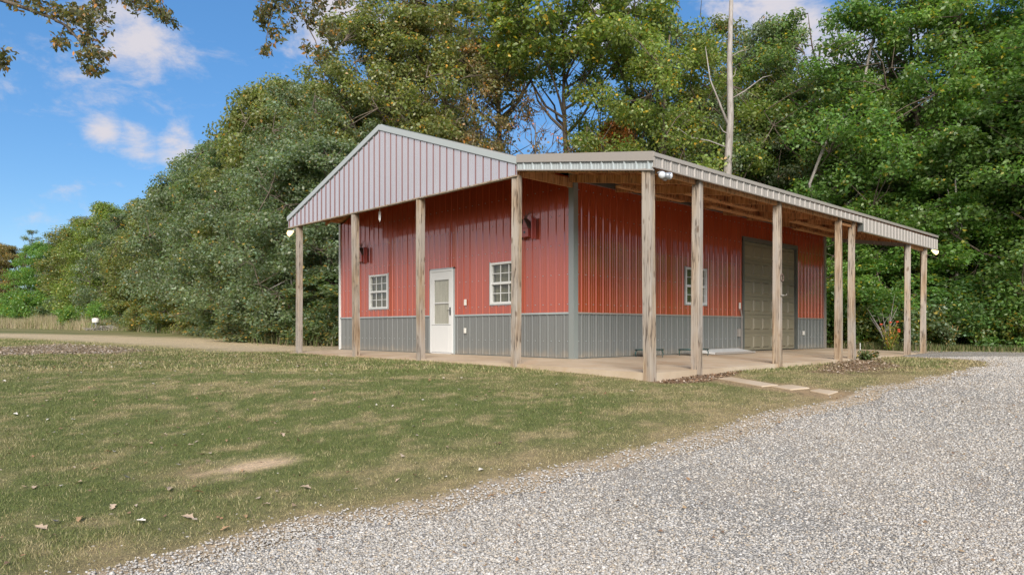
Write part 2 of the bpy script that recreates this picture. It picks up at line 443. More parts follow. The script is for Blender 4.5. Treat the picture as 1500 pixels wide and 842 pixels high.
ca = axis([(-700, -120, 60), (-120, -30, 2.), (-30, -12, .35), (-12, 15, .13), (15, 30, .5), (30, 120, 6), (120, 700, 60)])
da = axis([(-150, -10, 14), (-10, 3, 1.), (3, 21, .13), (21, 34, .4), (34, 100, 1.6), (100, 900, 60)])
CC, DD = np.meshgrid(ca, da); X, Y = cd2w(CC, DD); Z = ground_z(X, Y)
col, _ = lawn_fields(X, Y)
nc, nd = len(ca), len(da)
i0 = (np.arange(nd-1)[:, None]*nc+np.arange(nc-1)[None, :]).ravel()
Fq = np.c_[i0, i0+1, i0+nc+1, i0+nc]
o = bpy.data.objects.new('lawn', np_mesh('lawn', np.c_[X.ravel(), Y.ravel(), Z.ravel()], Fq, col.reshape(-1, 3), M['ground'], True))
link(o, kind='structure')

# gravel drive: a sheet from the wobbly edge outwards
_in = .16+.22*fbm(ss*2.3, ss*0+4, 15, 3)
_in = _in*np.clip((cum[-1]-ss)/2.5, .05, 1)
SXw = EXw+NXe*_in; SYw = EYw+NYe*_in
T = np.r_[0, .004, .01, .02, .035, .055, .08, .11, .15, .2, .26, .33, .41, .5, .6, .72, .85, 1.]
tgt = []
n_e = len(EXw)
for i in range(n_e):
    k = i/(n_e-1)
    P = np.array([(-24., -26.), (-5, -34), (12, -36), (26, -30), (34, -20), (26, -12), (15, -6.), (13.2, -3.2)])
    kk = k*(len(P)-1); a = min(int(kk), len(P)-2); tgt.append(P[a]*(1-(kk-a))+P[a+1]*(kk-a))
tgt = np.array(tgt)
GX = SXw[:, None]*(1-T)+tgt[:, 0][:, None]*T; GY = SYw[:, None]*(1-T)+tgt[:, 1][:, None]*T
lift = np.where(T < .002, -.02, .012)
GZ = ground_z(GX, GY)+lift[None, :]
nt = len(T); i0 = (np.arange(n_e-1)[:, None]*nt+np.arange(nt-1)[None, :]).ravel()
o = bpy.data.objects.new('gravel_drive', np_mesh('gravel_drive', np.c_[GX.ravel(), GY.ravel(), GZ.ravel()], np.c_[i0, i0+nt, i0+nt+1, i0+1], None, M['gravel'], True))
link(o, kind='structure')

# stones on the drive
def scatter(n, cmin, cmax, dmin, dmax, power=1.):
    d = dmin+(dmax-dmin)*RNG.random(n)**power
    c = (RNG.random(n)*2-1)*.80*d+0
    x, y = cd2w(c, d); return x, y, d
ico_v = np.array([(0,0,1),(.894,0,.447),(.276,.851,.447),(-.724,.526,.447),(-.724,-.526,.447),(.276,-.851,.447),(.724,.526,-.447),(-.276,.851,-.447),(-.894,0,-.447),(-.276,-.851,-.447),(.724,-.526,-.447),(0,0,-1)])
ico_f = np.array([(0,1,2),(0,2,3),(0,3,4),(0,4,5),(0,5,1),(1,6,2),(2,7,3),(3,8,4),(4,9,5),(5,10,1),(6,7,2),(7,8,3),(8,9,4),(9,10,5),(10,6,1),(11,7,6),(11,8,7),(11,9,8),(11,10,9),(11,6,10)])
def stones(name, x, y, size, palette, flat=.62, sink=.35, jit=.28, zoff=.012):
    n = len(x); a = RNG.random(n)*6.283
    V = ico_v[None]*(1+ (RNG.random((n, 12, 1))-.5)*2*jit)
    sc = size[:, None, None]*np.stack([.7+.6*RNG.random(n), .6+.4*RNG.random(n), flat*(.6+.7*RNG.random(n))], -1)[:, None, :]*.5
    V = V*sc
    tilt = (RNG.random(n)-.5)*.9
    y1 = V[..., 1]*np.cos(tilt)[:, None]-V[..., 2]*np.sin(tilt)[:, None]; z1 = V[..., 1]*np.sin(tilt)[:, None]+V[..., 2]*np.cos(tilt)[:, None]
    x2 = V[..., 0]*np.cos(a)[:, None]-y1*np.sin(a)[:, None]; y2 = V[..., 0]*np.sin(a)[:, None]+y1*np.cos(a)[:, None]
    z = ground_z(x, y)+zoff+size*.5*flat*(1-2*sink)
    P = np.stack([x2+x[:, None], y2+y[:, None], z1+z[:, None]], -1).reshape(-1, 3)
    Fc = (ico_f[None]+(np.arange(n)*12)[:, None, None]).reshape(-1, 3)
    pal = np.array(palette); c = pal[RNG.integers(0, len(pal), n)]*(.8+.4*RNG.random((n, 1)))
    return np_mesh(name, P, Fc, np.repeat(c, 12, 0), M['stone'])
GP = [(0.375, 0.355, 0.325), (0.415, 0.395, 0.36), (0.345, 0.325, 0.295), (0.35, 0.345, 0.335), (0.38, 0.345, 0.295), (0.46, 0.445, 0.415), (0.295, 0.275, 0.245), (0.35, 0.3, 0.235)]
x, y, d = scatter(380000, 0, 0, 3.9, 17, 1.2)
sd_ = drive_sd(x, y); keep = (sd_ > -.04) & (RNG.random(len(x)) < np.clip(.25+sd_/.5, 0, 1)) & (RNG.random(len(x)) < np.clip(1.55-1.6*fbm(x*.55, y*.55, 61, 4), .35, 1))
x, y, d = x[keep], y[keep], d[keep]
sz = np.clip(.008+.014*RNG.random(len(x))**2.2+.0008*d, .008, .034)
big = RNG.random(len(x)) < .03; sz[big] *= 1.35
o = bpy.data.objects.new('gravel', stones('gravel', x, y, sz, GP)); link(o, kind='stuff', label='loose pale crushed stone lying on the drive', cat='gravel')
# strays thrown onto the verge
x, y, d = scatter(60000, 0, 0, 3.9, 17); s = drive_sd(x, y); keep = (s < 0) & (s > -.6) & (RNG.random(len(x)) < np.exp(s/.16)*.30)
strx, stry, strd = x[keep], y[keep], d[keep]
o = bpy.data.objects.new('stray_gravel', stones('stray_gravel', strx, stry, .012+.014*RNG.random(len(strx)), GP[:4], zoff=-.004)); link(o, kind='stuff', label='stray stones thrown into the dry grass along the drive', cat='gravel')

# grass blades
GREENS = np.array([(.125,.158,.048), (.16,.178,.065), (.108,.148,.042), (.185,.188,.075)]); STRAW = np.array([(.44,.37,.21), (.50,.42,.26), (.36,.29,.16)])
def grass(name, n, dmin, dmax, h, w, power=1., label='', sector=.82, region=None):
    x, y, d = scatter(n, 0, 0, dmin, dmax, power)
    if region is not None: x, y = region(n); d = w2cd(x, y)[1]
    colr, g = lawn_fields(x, y)
    inside = (x > -1.56) & (y > -3.0) & (x < 12.4) & (y < 9.3)
    keep = (RNG.random(len(x)) < g*(.55+.6*fbm(x*7, y*7, 77, 2))) & ~inside & (drive_sd(x, y) < .05)
    x, y, d, colr, g = x[keep], y[keep], d[keep], colr[keep], g[keep]; n = len(x)
    hh = h*(.5+.9*RNG.random(n))*(.6+.8*fbm(x*2.5, y*2.5, 55, 2))*(.45+.55*g); ww = w*(.7+.6*RNG.random(n))*(1+d*.03)
    a = RNG.random(n)*6.283; le = RNG.random(n)*1.1; b = RNG.random(n)*6.283
    z = ground_z(x, y)-.004
    dx, dy = np.cos(a)*ww/2, np.sin(a)*ww/2; lx, ly = np.cos(b)*hh*le, np.sin(b)*hh*le
    P = np.stack([np.stack([x-dx, y-dy, z], -1), np.stack([x+dx, y+dy, z], -1), np.stack([x+lx, y+ly, z+hh], -1)], 1).reshape(-1, 3)
    dryp = np.clip((colr[:, 0]-.10)/.12, .04, .9)
    pick = RNG.random(n) < dryp*.8+.05
    c = np.where(pick[:, None], STRAW[RNG.integers(0, 3, n)], GREENS[RNG.integers(0, 4, n)])
    c = c*.6+colr*.55; c = c*(.75+.5*RNG.random((n, 1)))
    return np_mesh(name, P, np.arange(3*n).reshape(-1, 3), np.repeat(c, 3, 0), M['grassblade'])
o = bpy.data.objects.new('grass', grass('grass', 480000, 3.8, 12.5, .027, .0050, .95)); link(o, kind='stuff', label='short mown patchy lawn grass in front of the building', cat='grass')
o = bpy.data.objects.new('distant_grass', grass('distant_grass', 230000, 12.0, 34, .045, .016, 1.)); link(o, kind='stuff', label='mown grass of the lawn further off by the porch and track', cat='grass')

# ------------------------------------------------------------------ patio slab (setting)
m = MB()
def slab_piece(p, top, bot=-.42):
    # p: 4 xy corners, top: 4 z values
    m.hexa([(q[0], q[1], bot) for q in p]+[(q[0], q[1], t) for q, t in zip(p, top)])
za, zb, zc = -.048, -.083, -.085
slab_piece([(-1.56, 0), (-.0, 0), (-.0, 9.14), (-1.56, 9.14)], [za, 0, 0, za])
slab_piece([(-1.56, -2.95), (0, -2.95), (0, 0), (-1.56, 0)], [zc, zb, 0, za])
slab_piece([(0, -2.95), (12.3, -2.95), (12.3, 0), (0, 0)], [zb, zb, 0, 0])
m.build('patio', M['concrete'], kind='structure')

# ------------------------------------------------------------------ the building
B = empty('metal_building', (0, 0, 0), 'red and grey metal workshop with gabled front porch, side lean-to and wooden posts', 'building')
PITCH = .2286
def profile(a, b, ph=0.):
    """(s, offset) points of ribbed sheet between a and b"""
    pts = [(a, 0.)]
    k = math.floor((a-ph)/PITCH)
    while True:
        s0 = ph+k*PITCH
        if s0 > b+.01: break
        for ds, h in ((0, 0), (.012, .019), (.036, .019), (.048, 0), (.098, 0), (.104, .004), (.116, .004), (.122, 0), (.158, 0), (.164, .004), (.176, .004), (.182, 0)):
            s = s0+ds
            if a+.001 < s < b-.001: pts.append((s, h))
        k += 1
    pts.append((b, 0.)); return pts
def ribbed(a, b, zlo, zhi, place, holes=(), ph=0.):
    """zlo, zhi: functions of s; place(s, off, z) -> xyz"""
    pts = profile(a, b, ph)
    for h in holes:
        for e in (h[0], h[1]):
            if a < e < b:
                for (s0, o0), (s1, o1) in zip(pts, pts[1:]):
                    if s0 < e < s1: pts.append((e, o0+(o1-o0)*(e-s0)/(s1-s0))); break
                pts.sort()
    m = MB()
    for (s0, o0), (s1, o1) in zip(pts, pts[1:]):
        if s1-s0 < 1e-5: continue
        mid = (s0+s1)/2; cuts = [(h[2], h[3]) for h in holes if h[0] < mid < h[1]]
        zs = [(None, None)]
        if cuts:
            c = cuts[0]; zs = []
            if c[0] > zlo(mid)+.01: zs.append((None, c[0]))
            if c[1] < zhi(mid)-.01: zs.append((c[1], None))
        for l, h in zs:
            l0 = max(l, zlo(s0)) if l is not None else zlo(s0); l1 = max(l, zlo(s1)) if l is not None else zlo(s1)
            h0 = min(h, zhi(s0)) if h is not None else zhi(s0); h1 = min(h, zhi(s1)) if h is not None else zhi(s1)
            if h0-l0 < .001 and h1-l1 < .001: continue
            m.quad(place(s0, o0, l0), place(s1, o1, l1), place(s1, o1, h1), place(s0, o0, h0))
    return m
cst = lambda v: (lambda s: v)
MY = 4.57
def zr(y): return 5.31-.342*abs(y-MY)         # top of main roof
def zl(y): return 3.78+y*.163                  # top of lean-to roof
WL, WS = 9.14, 11.95
RED0 = .915
door = (3.80, 4.70, 0.0, 2.04)
win = [(6.62, 7.53, 1.15, 2.08), (1.57, 2.48, 1.15, 2.08)]
swin = (3.99, 4.93, 1.19, 2.08); gar = (6.76, 9.90, 0., 2.96)
fp = lambda s, o, z: (-o, s, z); sp = lambda s, o, z: (s, -o, z)
hf = [door]+win; hs = [swin, gar]
ribbed(0, WL, cst(RED0), lambda s: zr(s)-.12, fp, hf).build('front_wall', M['red'], B)
for a, b in ((0, door[0]), (door[1], WL)): ribbed(a, b, cst(.0), cst(RED0), fp).build('front_wainscot', M['grey'], B)
ribbed(0, WS, cst(RED0), cst(3.60), sp, hs).build('side_wall', M['red'], B)
for a, b in ((0, gar[0]), (gar[1], WS)): ribbed(a, b, cst(.0), cst(RED0), sp).build('side_wainscot', M['grey'], B)
# the far and back walls
ribbed(0, WS, cst(RED0), cst(3.72), lambda s, o, z: (s, WL+o, z)).build('back_wall', M['red'], B)
ribbed(0, WS, cst(0.), cst(RED0), lambda s, o, z: (s, WL+o, z)).build('back_wainscot', M['grey'], B)
ribbed(0, WL, cst(0.), lambda s: zr(s)-.12, lambda s, o, z: (WS+o, s, z)).build('end_wall', M['red'], B)
# inner core so nothing shows through
MB().box(.12, .12, 0, WS-.12, WL-.12, 3.6).build('inner_lining', M['darktrim'], B)
# rows of roofing screws (a couple of hundred tiny heads per wall)
for nm, n_, rows_, holes_, pl_ in (('front_screws', WL, (.35, 1.1, 1.7, 2.3, 2.9, 3.45), hf, fp), ('side_screws', WS, (.35, 1.1, 1.7, 2.3, 2.9, 3.4), hs, sp)):
    m = MB()
    for k in range(int(n_/PITCH)):
        s_ = (k+.62)*PITCH+.01
        for z_ in rows_:
            if any(h[0]-.02 < s_ < h[1]+.02 and h[2]-.02 < z_ < h[3]+.02 for h in holes_): continue
            c_ = pl_(s_, .008, z_); m.box(c_[0]-.007, c_[1]-.007, c_[2]-.007, c_[0]+.007, c_[1]+.007, c_[2]+.007)
    m.build(nm, M['trim'], B, kind='stuff')
# wainscot cap trims
m = MB()
for a, b in ((.1, 3.74), (4.76, WL-.02)): m.box(-.034, a, RED0-.014, .0, b, RED0+.022)
m.build('wainscot_trim', M['trim'], B)
m = MB()
for a, b in ((.1, 6.70), (9.96, WS-.02)): m.box(a, -.034, RED0-.012, b, .0, RED0+.02)
m.build('wainscot_trim', M['fascia'], B)
# base line
m = MB(); m.box(-.026, .1, .0, .0, 3.74, .02); m.box(-.026, 4.76, .0, .0, WL, .02); m.box(.1, -.026, .0, 6.7, .0, .02); m.box(9.96, -.026, 0, WS, 0, .02)
m.build('base_trim', M['darktrim'], B)
# corner trims
m = MB(); m.box(-.036, -.036, .0, .0, .10, 3.74); m.box(.0, -.036, .0, .10, .0, 3.74); m.build('corner_trim', M['cornertrim'], B)
m = MB(); m.box(-.036, WL-.035, .0, .0, WL+.036, 3.66); m.box(0., WL, 0, .1, WL+.036, 3.66); m.build('corner_trim', M['white'], B)
m = MB(); m.box(WS-.09, -.036, .0, WS+.036, .0, 3.62); m.box(WS, 0, 0, WS+.036, .1, 3.62); m.build('corner_trim', M['fascia'], B)
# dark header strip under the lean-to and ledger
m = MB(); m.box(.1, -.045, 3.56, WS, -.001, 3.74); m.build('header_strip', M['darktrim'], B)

# windows
def window(s0, s1, z0, z1, front, name='window'):
    def bx(m, a, b, o0, o1, c, d):
        if front: m.box(-o1, a, c, -o0, b, d)
        else: m.box(a, -o1, c, b, -o0, d)
    zm = (z0+z1)/2; fw = .05
    m = MB()
    bx(m, s0, s0+fw, -.06, .035, z0, z1); bx(m, s1-fw, s1, -.06, .035, z0, z1)
    bx(m, s0+fw, s1-fw, -.06, .035, z0, z0+fw); bx(m, s0+fw, s1-fw, -.06, .035, z1-fw, z1)
    bx(m, s0+fw, s1-fw, -.04, .028, zm-.028, zm+.028)
    W = m.build(name, M['white'], B, bevel=.004)
    m = MB(); bx(m, s0-.022, s1+.022, 0, .030, z0-.022, z0-.002); bx(m, s0-.022, s0-.002, 0, .03, z0-.002, z1+.02); bx(m, s1+.002, s1+.022, 0, .03, z0-.002, z1+.02)
    m.build('sill', M['trim'], W)
    m = MB(); iw = (s1-s0-2*fw)
    for k in (1, 2):
        q = s0+fw+iw*k/3; bx(m, q-.008, q+.008, -.012, .004, z0+fw, zm-.028); bx(m, q-.008, q+.008, -.012, .004, zm+.028, z1-fw)
    for lo, hi in ((z0+fw, zm-.028), (zm+.028, z1-fw)):
        h = (lo+hi)/2
        for k in range(3): bx(m, s0+fw+iw*k/3+.008, s0+fw+iw*(k+1)/3-.008, -.012, .004, h-.008, h+.008)
    m.build('muntin', M['white'], W)
    for lo, hi in ((z0+fw, zm-.028), (zm+.028, z1-fw)):
        m = MB(); bx(m, s0+fw, s1-fw, -.022, -.016, lo, hi); m.build('pane', M['glass'], W)
    m = MB(); bx(m, s0+fw, s1-fw, -.10, -.09, z0+fw, z1-fw); m.build('blind', M['blind'], W)
for w in win: window(*w, True)
window(*swin, False)

# storm door
y0, y1 = door[0], door[1]
m = MB(); m.box(-.05, y0, .0, .06, y0+.05, 2.04); m.box(-.05, y1-.05, 0, .06, y1, 2.04); m.box(-.05, y0+.05, 1.99, .06, y1-.05, 2.04)
m.box(-.05, y0, .0, .06, y1, .022)
DF = m.build('door_frame', M['white'], B, bevel=.004)
m = MB(); m.box(-.037, y0-.035, 0, -.0, y0-.002, 2.075); m.box(-.037, y1+.002, 0, -.0, y1+.035, 2.075); m.box(-.037, y0-.035, 2.042, 0, y1+.035, 2.075)
m.build('door_trim', M['trim'], B)
a, b = y0+.055, y1-.055
m = MB(); m.box(-.045, a, .03, -.01, a+.11, 1.985); m.box(-.045, b-.11, .03, -.01, b, 1.985)
m.box(-.045, a+.11, .03, -.01, b-.11, .72); m.box(-.045, a+.11, 1.79, -.01, b-.11, 1.985); m.box(-.040, a+.11, 1.215, -.012, b-.11, 1.245)
DR = m.build('door', M['white'], B, bevel=.004)
for lo, hi in ((.72, 1.215), (1.245, 1.79)):
    MB().box(-.032, a+.11, lo, -.027, b-.11, hi).build('pane', M['glass'], DR)
MB().box(-.005, a+.10, .7, .002, b-.10, 1.8).build('curtain', M['curtain'], DR)
m = MB(); m.box(-.062, a+.02, .93, -.045, a+.055, 1.12); m.tube([(-.06, a+.038, 1.04), (-.10, a+.038, 1.045), (-.105, a+.09, 1.04)], .010, 8)
m.build('door_handle', M['black'], DR)
m = MB(); m.tube([(-.046, a+.02, .70), (-.046, b-.02, .70)], .008, 6); m.build('glass_stop', M['trim'], DR)

# garage door with raised panels
g0, g1 = gar[0]+.03, gar[1]-.03
m = MB(); rows, cols_ = 6, 6; ph = (2.94)/rows; pw = (g1-g0)/cols_
for r in range(rows):
    z0 = .01+r*ph; z1 = z0+ph-.008
    m.box(g0, .035, z0, g1, .07, z1)
GD = m.build('garage_door', M['garage'], B)
m = MB()
for r in range(rows):
    for c in range(cols_):
        x0 = g0+c*pw+.07; x1 = g0+(c+1)*pw-.07; z0 = .01+r*ph+.085; z1 = .01+(r+1)*ph-.095
        t = .022; yo, yi = .034, .004
        # recessed groove ring then raised field
        m.quad((x0, yo, z0), (x1, yo, z0), (x1-t, yi, z0+t), (x0+t, yi, z0+t)); m.quad((x1, yo, z0), (x1, yo, z1), (x1-t, yi, z1-t), (x1-t, yi, z0+t))
        m.quad((x1, yo, z1), (x0, yo, z1), (x0+t, yi, z1-t), (x1-t, yi, z1-t)); m.quad((x0, yo, z1), (x0, yo, z0), (x0+t, yi, z0+t), (x0+t, yi, z1-t))
        m.quad((x0+t, yi, z0+t), (x1-t, yi, z0+t), (x1-t, yi, z1-t), (x0+t, yi, z1-t))
m.build('raised_panel', M['garage'], GD)
m = MB(); m.box(gar[0]-.05, -.04, 0, gar[0]+.03, .05, 2.99); m.box(gar[1]-.03, -.04, 0, gar[1]+.05, .05, 2.99); m.box(gar[0]-.05, -.042, 2.95, gar[1]+.05, .05, 3.06)
m.build('garage_trim', M['darktrim'], B)
m = MB(); m.box(g0, .030, .0, g1, .036, .03); m.build('bottom_seal', M['black'], GD)

# outlets, conduit
def plate(x0, y0, z0, x1, y1, z1, name='outlet', mat='plastic'): return MB().box(x0, y0, z0, x1, y1, z1).build(name, M[mat], B, bevel=.006)
plate(-.045, 3.31, 1.15, -.02, 3.39, 1.29, 'light_switch'); p_ = plate(-.05, 3.32, .50, -.02, 3.39, .62)
plate(6.50, -.05, 1.13, 6.58, -.02, 1.29, 'light_switch')
plate(10.28, -.06, .42, 10.38, -.02, .54); plate(6.42, -.08, .40, 6.52, -.02, .60, 'junction_box', 'fascia')
m = MB(); m.tube([(6.62, -.05, .0), (6.62, -.05, .93), (6.56, -.05, 1.12)], .017, 8); m.build('conduit', M['fascia'], B)

# roofs: ribbed sheets on board deck, rafters, purlins
def roof_sheet(x0, x1, ya, za_, yb, zb_, name, mat):
    L = math.hypot(yb-ya, zb_-za_); ny, nz = -(zb_-za_)/L, (yb-ya)/L
    if nz < 0: ny, nz = -ny, -nz
    pts = profile(x0, x1); m = MB()
    for (s0, o0), (s1, o1) in zip(pts, pts[1:]):
        m.quad((s0, ya+ny*o0, za_+nz*o0), (s1, ya+ny*o1, za_+nz*o1), (s1, yb+ny*o1, zb_+nz*o1), (s0, yb+ny*o0, zb_+nz*o0))
    return m.build(name, mat, B)
XF, XB = -1.56, 12.25
roof_sheet(XF, XB, MY, zr(MY), -.12, zr(-.12), 'roof', M['fascia'])
roof_sheet(XF, XB, MY, zr(MY), WL+.12, zr(WL+.12), 'roof', M['fascia'])
roof_sheet(XF, 12.36, -.03, zl(-.03), -3.03, zl(-3.03), 'lean_to_roof', M['fascia'])
m = MB(); m.hexa([(XF, MY-.2, zr(MY)-.05), (XB, MY-.2, zr(MY)-.05), (XB, MY+.2, zr(MY)-.05), (XF, MY+.2, zr(MY)-.05), (XF, MY-.02, zr(MY)+.03), (XB, MY-.02, zr(MY)+.03), (XB, MY+.02, zr(MY)+.03), (XF, MY+.02, zr(MY)+.03)])
m.build('ridge_cap', M['trim'], B)
def sloped(m, x0, x1, ya, ta, yb, tb, th):
    m.hexa([(x0, ya, ta-th), (x1, ya, ta-th), (x1, yb, tb-th), (x0, yb, tb-th), (x0, ya, ta), (x1, ya, ta), (x1, yb, tb), (x0, yb, tb)])
m = MB()
sloped(m, XF+.02, XB-.02, -.08, zr(-.08)-.012, MY, zr(MY)-.012, .02); sloped(m, XF+.02, XB-.02, MY, zr(MY)-.012, WL+.02, zr(WL+.02)-.012, .02)
m.build('roof_deck', M['osb'], B)
m = MB(); sloped(m, XF+.03, 12.3, -2.98, zl(-2.98)-.012, -.1, zl(-.1)-.012, .018); m.build('roof_deck', M['osb'], B)
# purlins under lean-to
for k, yy in enumerate((-2.55, -1.95, -1.35, -.75, -.25)):
    m = MB(); t_ = zl(yy)-.032; m.box(XF+.03, yy-.02, t_-.09, 12.28, yy+.02, t_); m.build('purlin', M['beam'], B)
sideX = [-1.5, -.15, 2.76, 5.68, 6.48, 10.25, 11.62]
for x in (-1.43, -.15, 1.3, 2.76, 4.2, 5.68, 6.9, 8.4, 9.7, 10.9, 12.1):
    m = MB(); sloped(m, x-.02, x+.02, -2.86, zl(-2.86)-.125, -.05, zl(-.05)-.125, .15); m.build('rafter', M['beam'], B)
MB().box(XF+.04, -2.93, 3.02, 12.26, -2.89, 3.20).build('side_beam', M['beam'], B)
# scrap boards stowed under the lean-to roof
for (x0, x1, y0, y1, z0) in ((1.2, 4.1, -1.9, -1.75, 3.20), (3.2, 6.6, -1.2, -1.02, 3.28), (.2, 2.6, -1.0, -.9, 3.32), (6.2, 9.0, -1.7, -1.5, 3.22), (8.0, 10.8, -.9, -.75, 3.30)):
    MB().hexa([(x0, y0, z0), (x1, y0+.1, z0+.02), (x1, y1+.1, z0+.02), (x0, y1, z0), (x0, y0, z0+.03), (x1, y0+.1, z0+.05), (x1, y1+.1, z0+.05), (x0, y1, z0+.03)]).build('ceiling_board', M['beam'], B)
# front beam behind the gable sheet, soffit lip
MB().box(-1.52, .0, 3.44, -1.47, WL, 3.66).build('front_beam', M['beam'], B)
for x in (-1.0, -.5):
    m = MB(); sloped(m, x-.02, x+.02, .05, zr(.05)-.045, MY, zr(MY)-.045, .14); sloped(m, x-.02, x+.02, MY, zr(MY)-.045, WL-.05, zr(WL-.05)-.045, .14); m.build('rafter', M['beam'], B)
# gable sheet
GXp = -1.585
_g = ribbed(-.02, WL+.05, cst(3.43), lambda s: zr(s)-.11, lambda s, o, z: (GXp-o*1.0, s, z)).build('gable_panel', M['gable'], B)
_g.data.materials.append(M['ribshade'])
for p in _g.data.polygons:          # shade lines of the big ribs, painted dark red on their flanks
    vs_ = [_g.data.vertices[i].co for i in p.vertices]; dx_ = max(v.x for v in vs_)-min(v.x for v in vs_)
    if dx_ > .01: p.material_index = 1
MB().box(GXp-.028, -.02, 3.405, -1.525, WL+.05, 3.432).build('gable_drip_edge', M['post'], B)
# rake trims
for (ya, yb, f_) in ((-.03, MY, zr), (MY, WL+.10, zr)):
    m = MB(); sloped(m, GXp-.035, GXp+.03, ya, f_(ya)+.018, yb, f_(yb)+.018, .125)
    m.build('rake_trim', M['trim'], B)
m = MB(); sloped(m, GXp-.022, GXp+.0, -.03, zr(-.03)-.108, MY, zr(MY)-.108, .02); sloped(m, GXp-.022, GXp+.0, MY, zr(MY)-.108, WL+.06, zr(WL+.06)-.108, .02)
m.build('rake_reveal', M['darktrim'], B)
# lean-to front edge
m = MB(); sloped(m, GXp-.03, GXp+.03, -3.05, zl(-3.05)+.03, -.035, zl(-.035)+.03, .145); m.build('rake_trim', M['fascia'], B)
m = MB(); sloped(m, GXp-.018, GXp, -3.04, zl(-3.04)-.117, -.035, zl(-.035)-.117, .016); m.build('rake_reveal', M['darktrim'], B)
ribbed(-3.03, -.03, lambda s: zl(s)-.245, lambda s: zl(s)-.115, lambda s, o, z: (GXp-o, s, z)).build('front_fascia', M['trim'], B)
m = MB(); sloped(m, GXp-.03, GXp+.02, -3.04, zl(-3.04)-.245, -.03, zl(-.03)-.245, .02); m.build('fascia_lip', M['fascia'], B)
# side fascia: shallow run then the deeper run at the back
YF = -3.04
def zf(x): return 3.245-.005*x
ribbed(-1.59, 6.75, lambda s: 3.085, lambda s: zf(s), lambda s, o, z: (s, YF-o, z)).build('side_fascia', M['fascia'], B)
ribbed(6.75, 12.38, lambda s: 2.905-.005*(s-6.75), lambda s: zf(s), lambda s, o, z: (s, YF-o, z)).build('side_fascia', M['fascia'], B)
MB().box(-1.60, YF-.03, zf(0)-.01, 12.40, YF+.01, zl(YF)+.012).build('eave_trim', M['fascia'], B)
MB().box(-1.60, YF-.024, 3.065, 6.75, YF+.02, 3.085).build('fascia_lip', M['fascia'], B)
MB().box(6.75, YF-.024, 2.875, 12.38, YF+.02, 2.895).build('fascia_lip', M['fascia'], B)
MB().box(6.72, YF-.02, 2.885, 6.748, YF+.10, 3.10).build('fascia_end', M['darktrim'], B)
m = MB(); m.box(6.8, -3.0, 2.88, 12.3, -2.955, 3.05); m.build('side_beam', M['beam'], B)
ribbed(-3.03, -.03, lambda s: zl(s)-.38, lambda s: zl(s)-.01, lambda s, o, z: (12.38+o, s, z)).build('end_fascia', M['fascia'], B)

# posts
def post(x, y, top, w=.142, tw=0.):
    m = MB(); h = w/2; n = 8; zb_ = -.45
    for i in range(n+1):
        z = zb_+(top-zb_)*i/n; k = i/n
        dx = .010*math.sin(k*3+tw)+ (0); dy = .010*math.cos(k*2.3+tw*2)
        a = tw*.05*k
        for sx, sy in ((-1, -1), (1, -1), (1, 1), (-1, 1)):
            px_, py_ = sx*h, sy*h; m.v.append((dx+px_*math.cos(a)-py_*math.sin(a), dy+px_*math.sin(a)+py_*math.cos(a), z))
    for i in range(n):
        for k in range(4): m.f.append([i*4+k, i*4+(k+1) % 4, (i+1)*4+(k+1) % 4, (i+1)*4+k])
    m.f.append([3, 2, 1, 0]); m.f.append([n*4+k for k in range(4)])
    return m.build('post', M['post'], B, bevel=.008, loc=(x, y, 0))
for i, y in enumerate((8.72, 5.76, 3.06, .07)): post(-1.515, y, 3.44, .142, i*1.3)
for i, x in enumerate(sideX):
    post(x, -2.905 if i else -2.90, 3.08 if i < 5 else 2.90, .145 if i else .152, 2+i*1.7)
MB().box(5.78, -2.93, 2.96, 6.38, -2.89, 3.05).build('post_blocking', M['beam'], B)
MB().box(10.35, -2.93, 2.80, 11.55, -2.89, 2.88).build('post_blocking', M['beam'], B)
MB().box(-1.45, -.01, 3.42, -.02, .03, 3.60).build('porch_beam', M['beam'], B)

# flood lights
def flood(x, y, z, dirs, litup, name='flood_light'):
    m = MB(); m.lathe([(.02, 0), (.055, .004), (.055, .025), (.03, .04)], (x, y, z), 12, 'z')
    Bs = m.build(name, M['lampgrey'], B, smooth=True)
    for d_ in dirs:
        d_ = Vector(d_).normalized(); p = Vector((x, y, z-.01))
        mm = MB(); q = p+d_*.05; e = p+d_*.16
        mm.tube([p, q, q+d_*.02, e], [.018, .03, .045, .06] if not litup else [.018, .03, .045, .06], 12); mm.build('lamp_head', M['lampgrey'] if not litup else M['bulb'], Bs, smooth=True)
        mm = MB(); mm.tube([e-d_*.005, e+d_*.012, e+d_*.03], [.056, .05, .02] if not litup else [.057, .066, .03], 12); mm.build('lamp_lens', M['bulb'] if litup else M['lens'], Bs, smooth=True)
    return Bs
flood(-1.60, 8.88, 3.30, [(-.6, .5, -.5), (-.3, 1, -.15)], True)
flood(-1.42, -3.05, 2.99, [(.6, -.9, -.2), (-.7, -.7, -.25), (1, .1, -.1)], False)
flood(11.85, -3.05, 2.84, [(.8, -.6, -.4)], True)

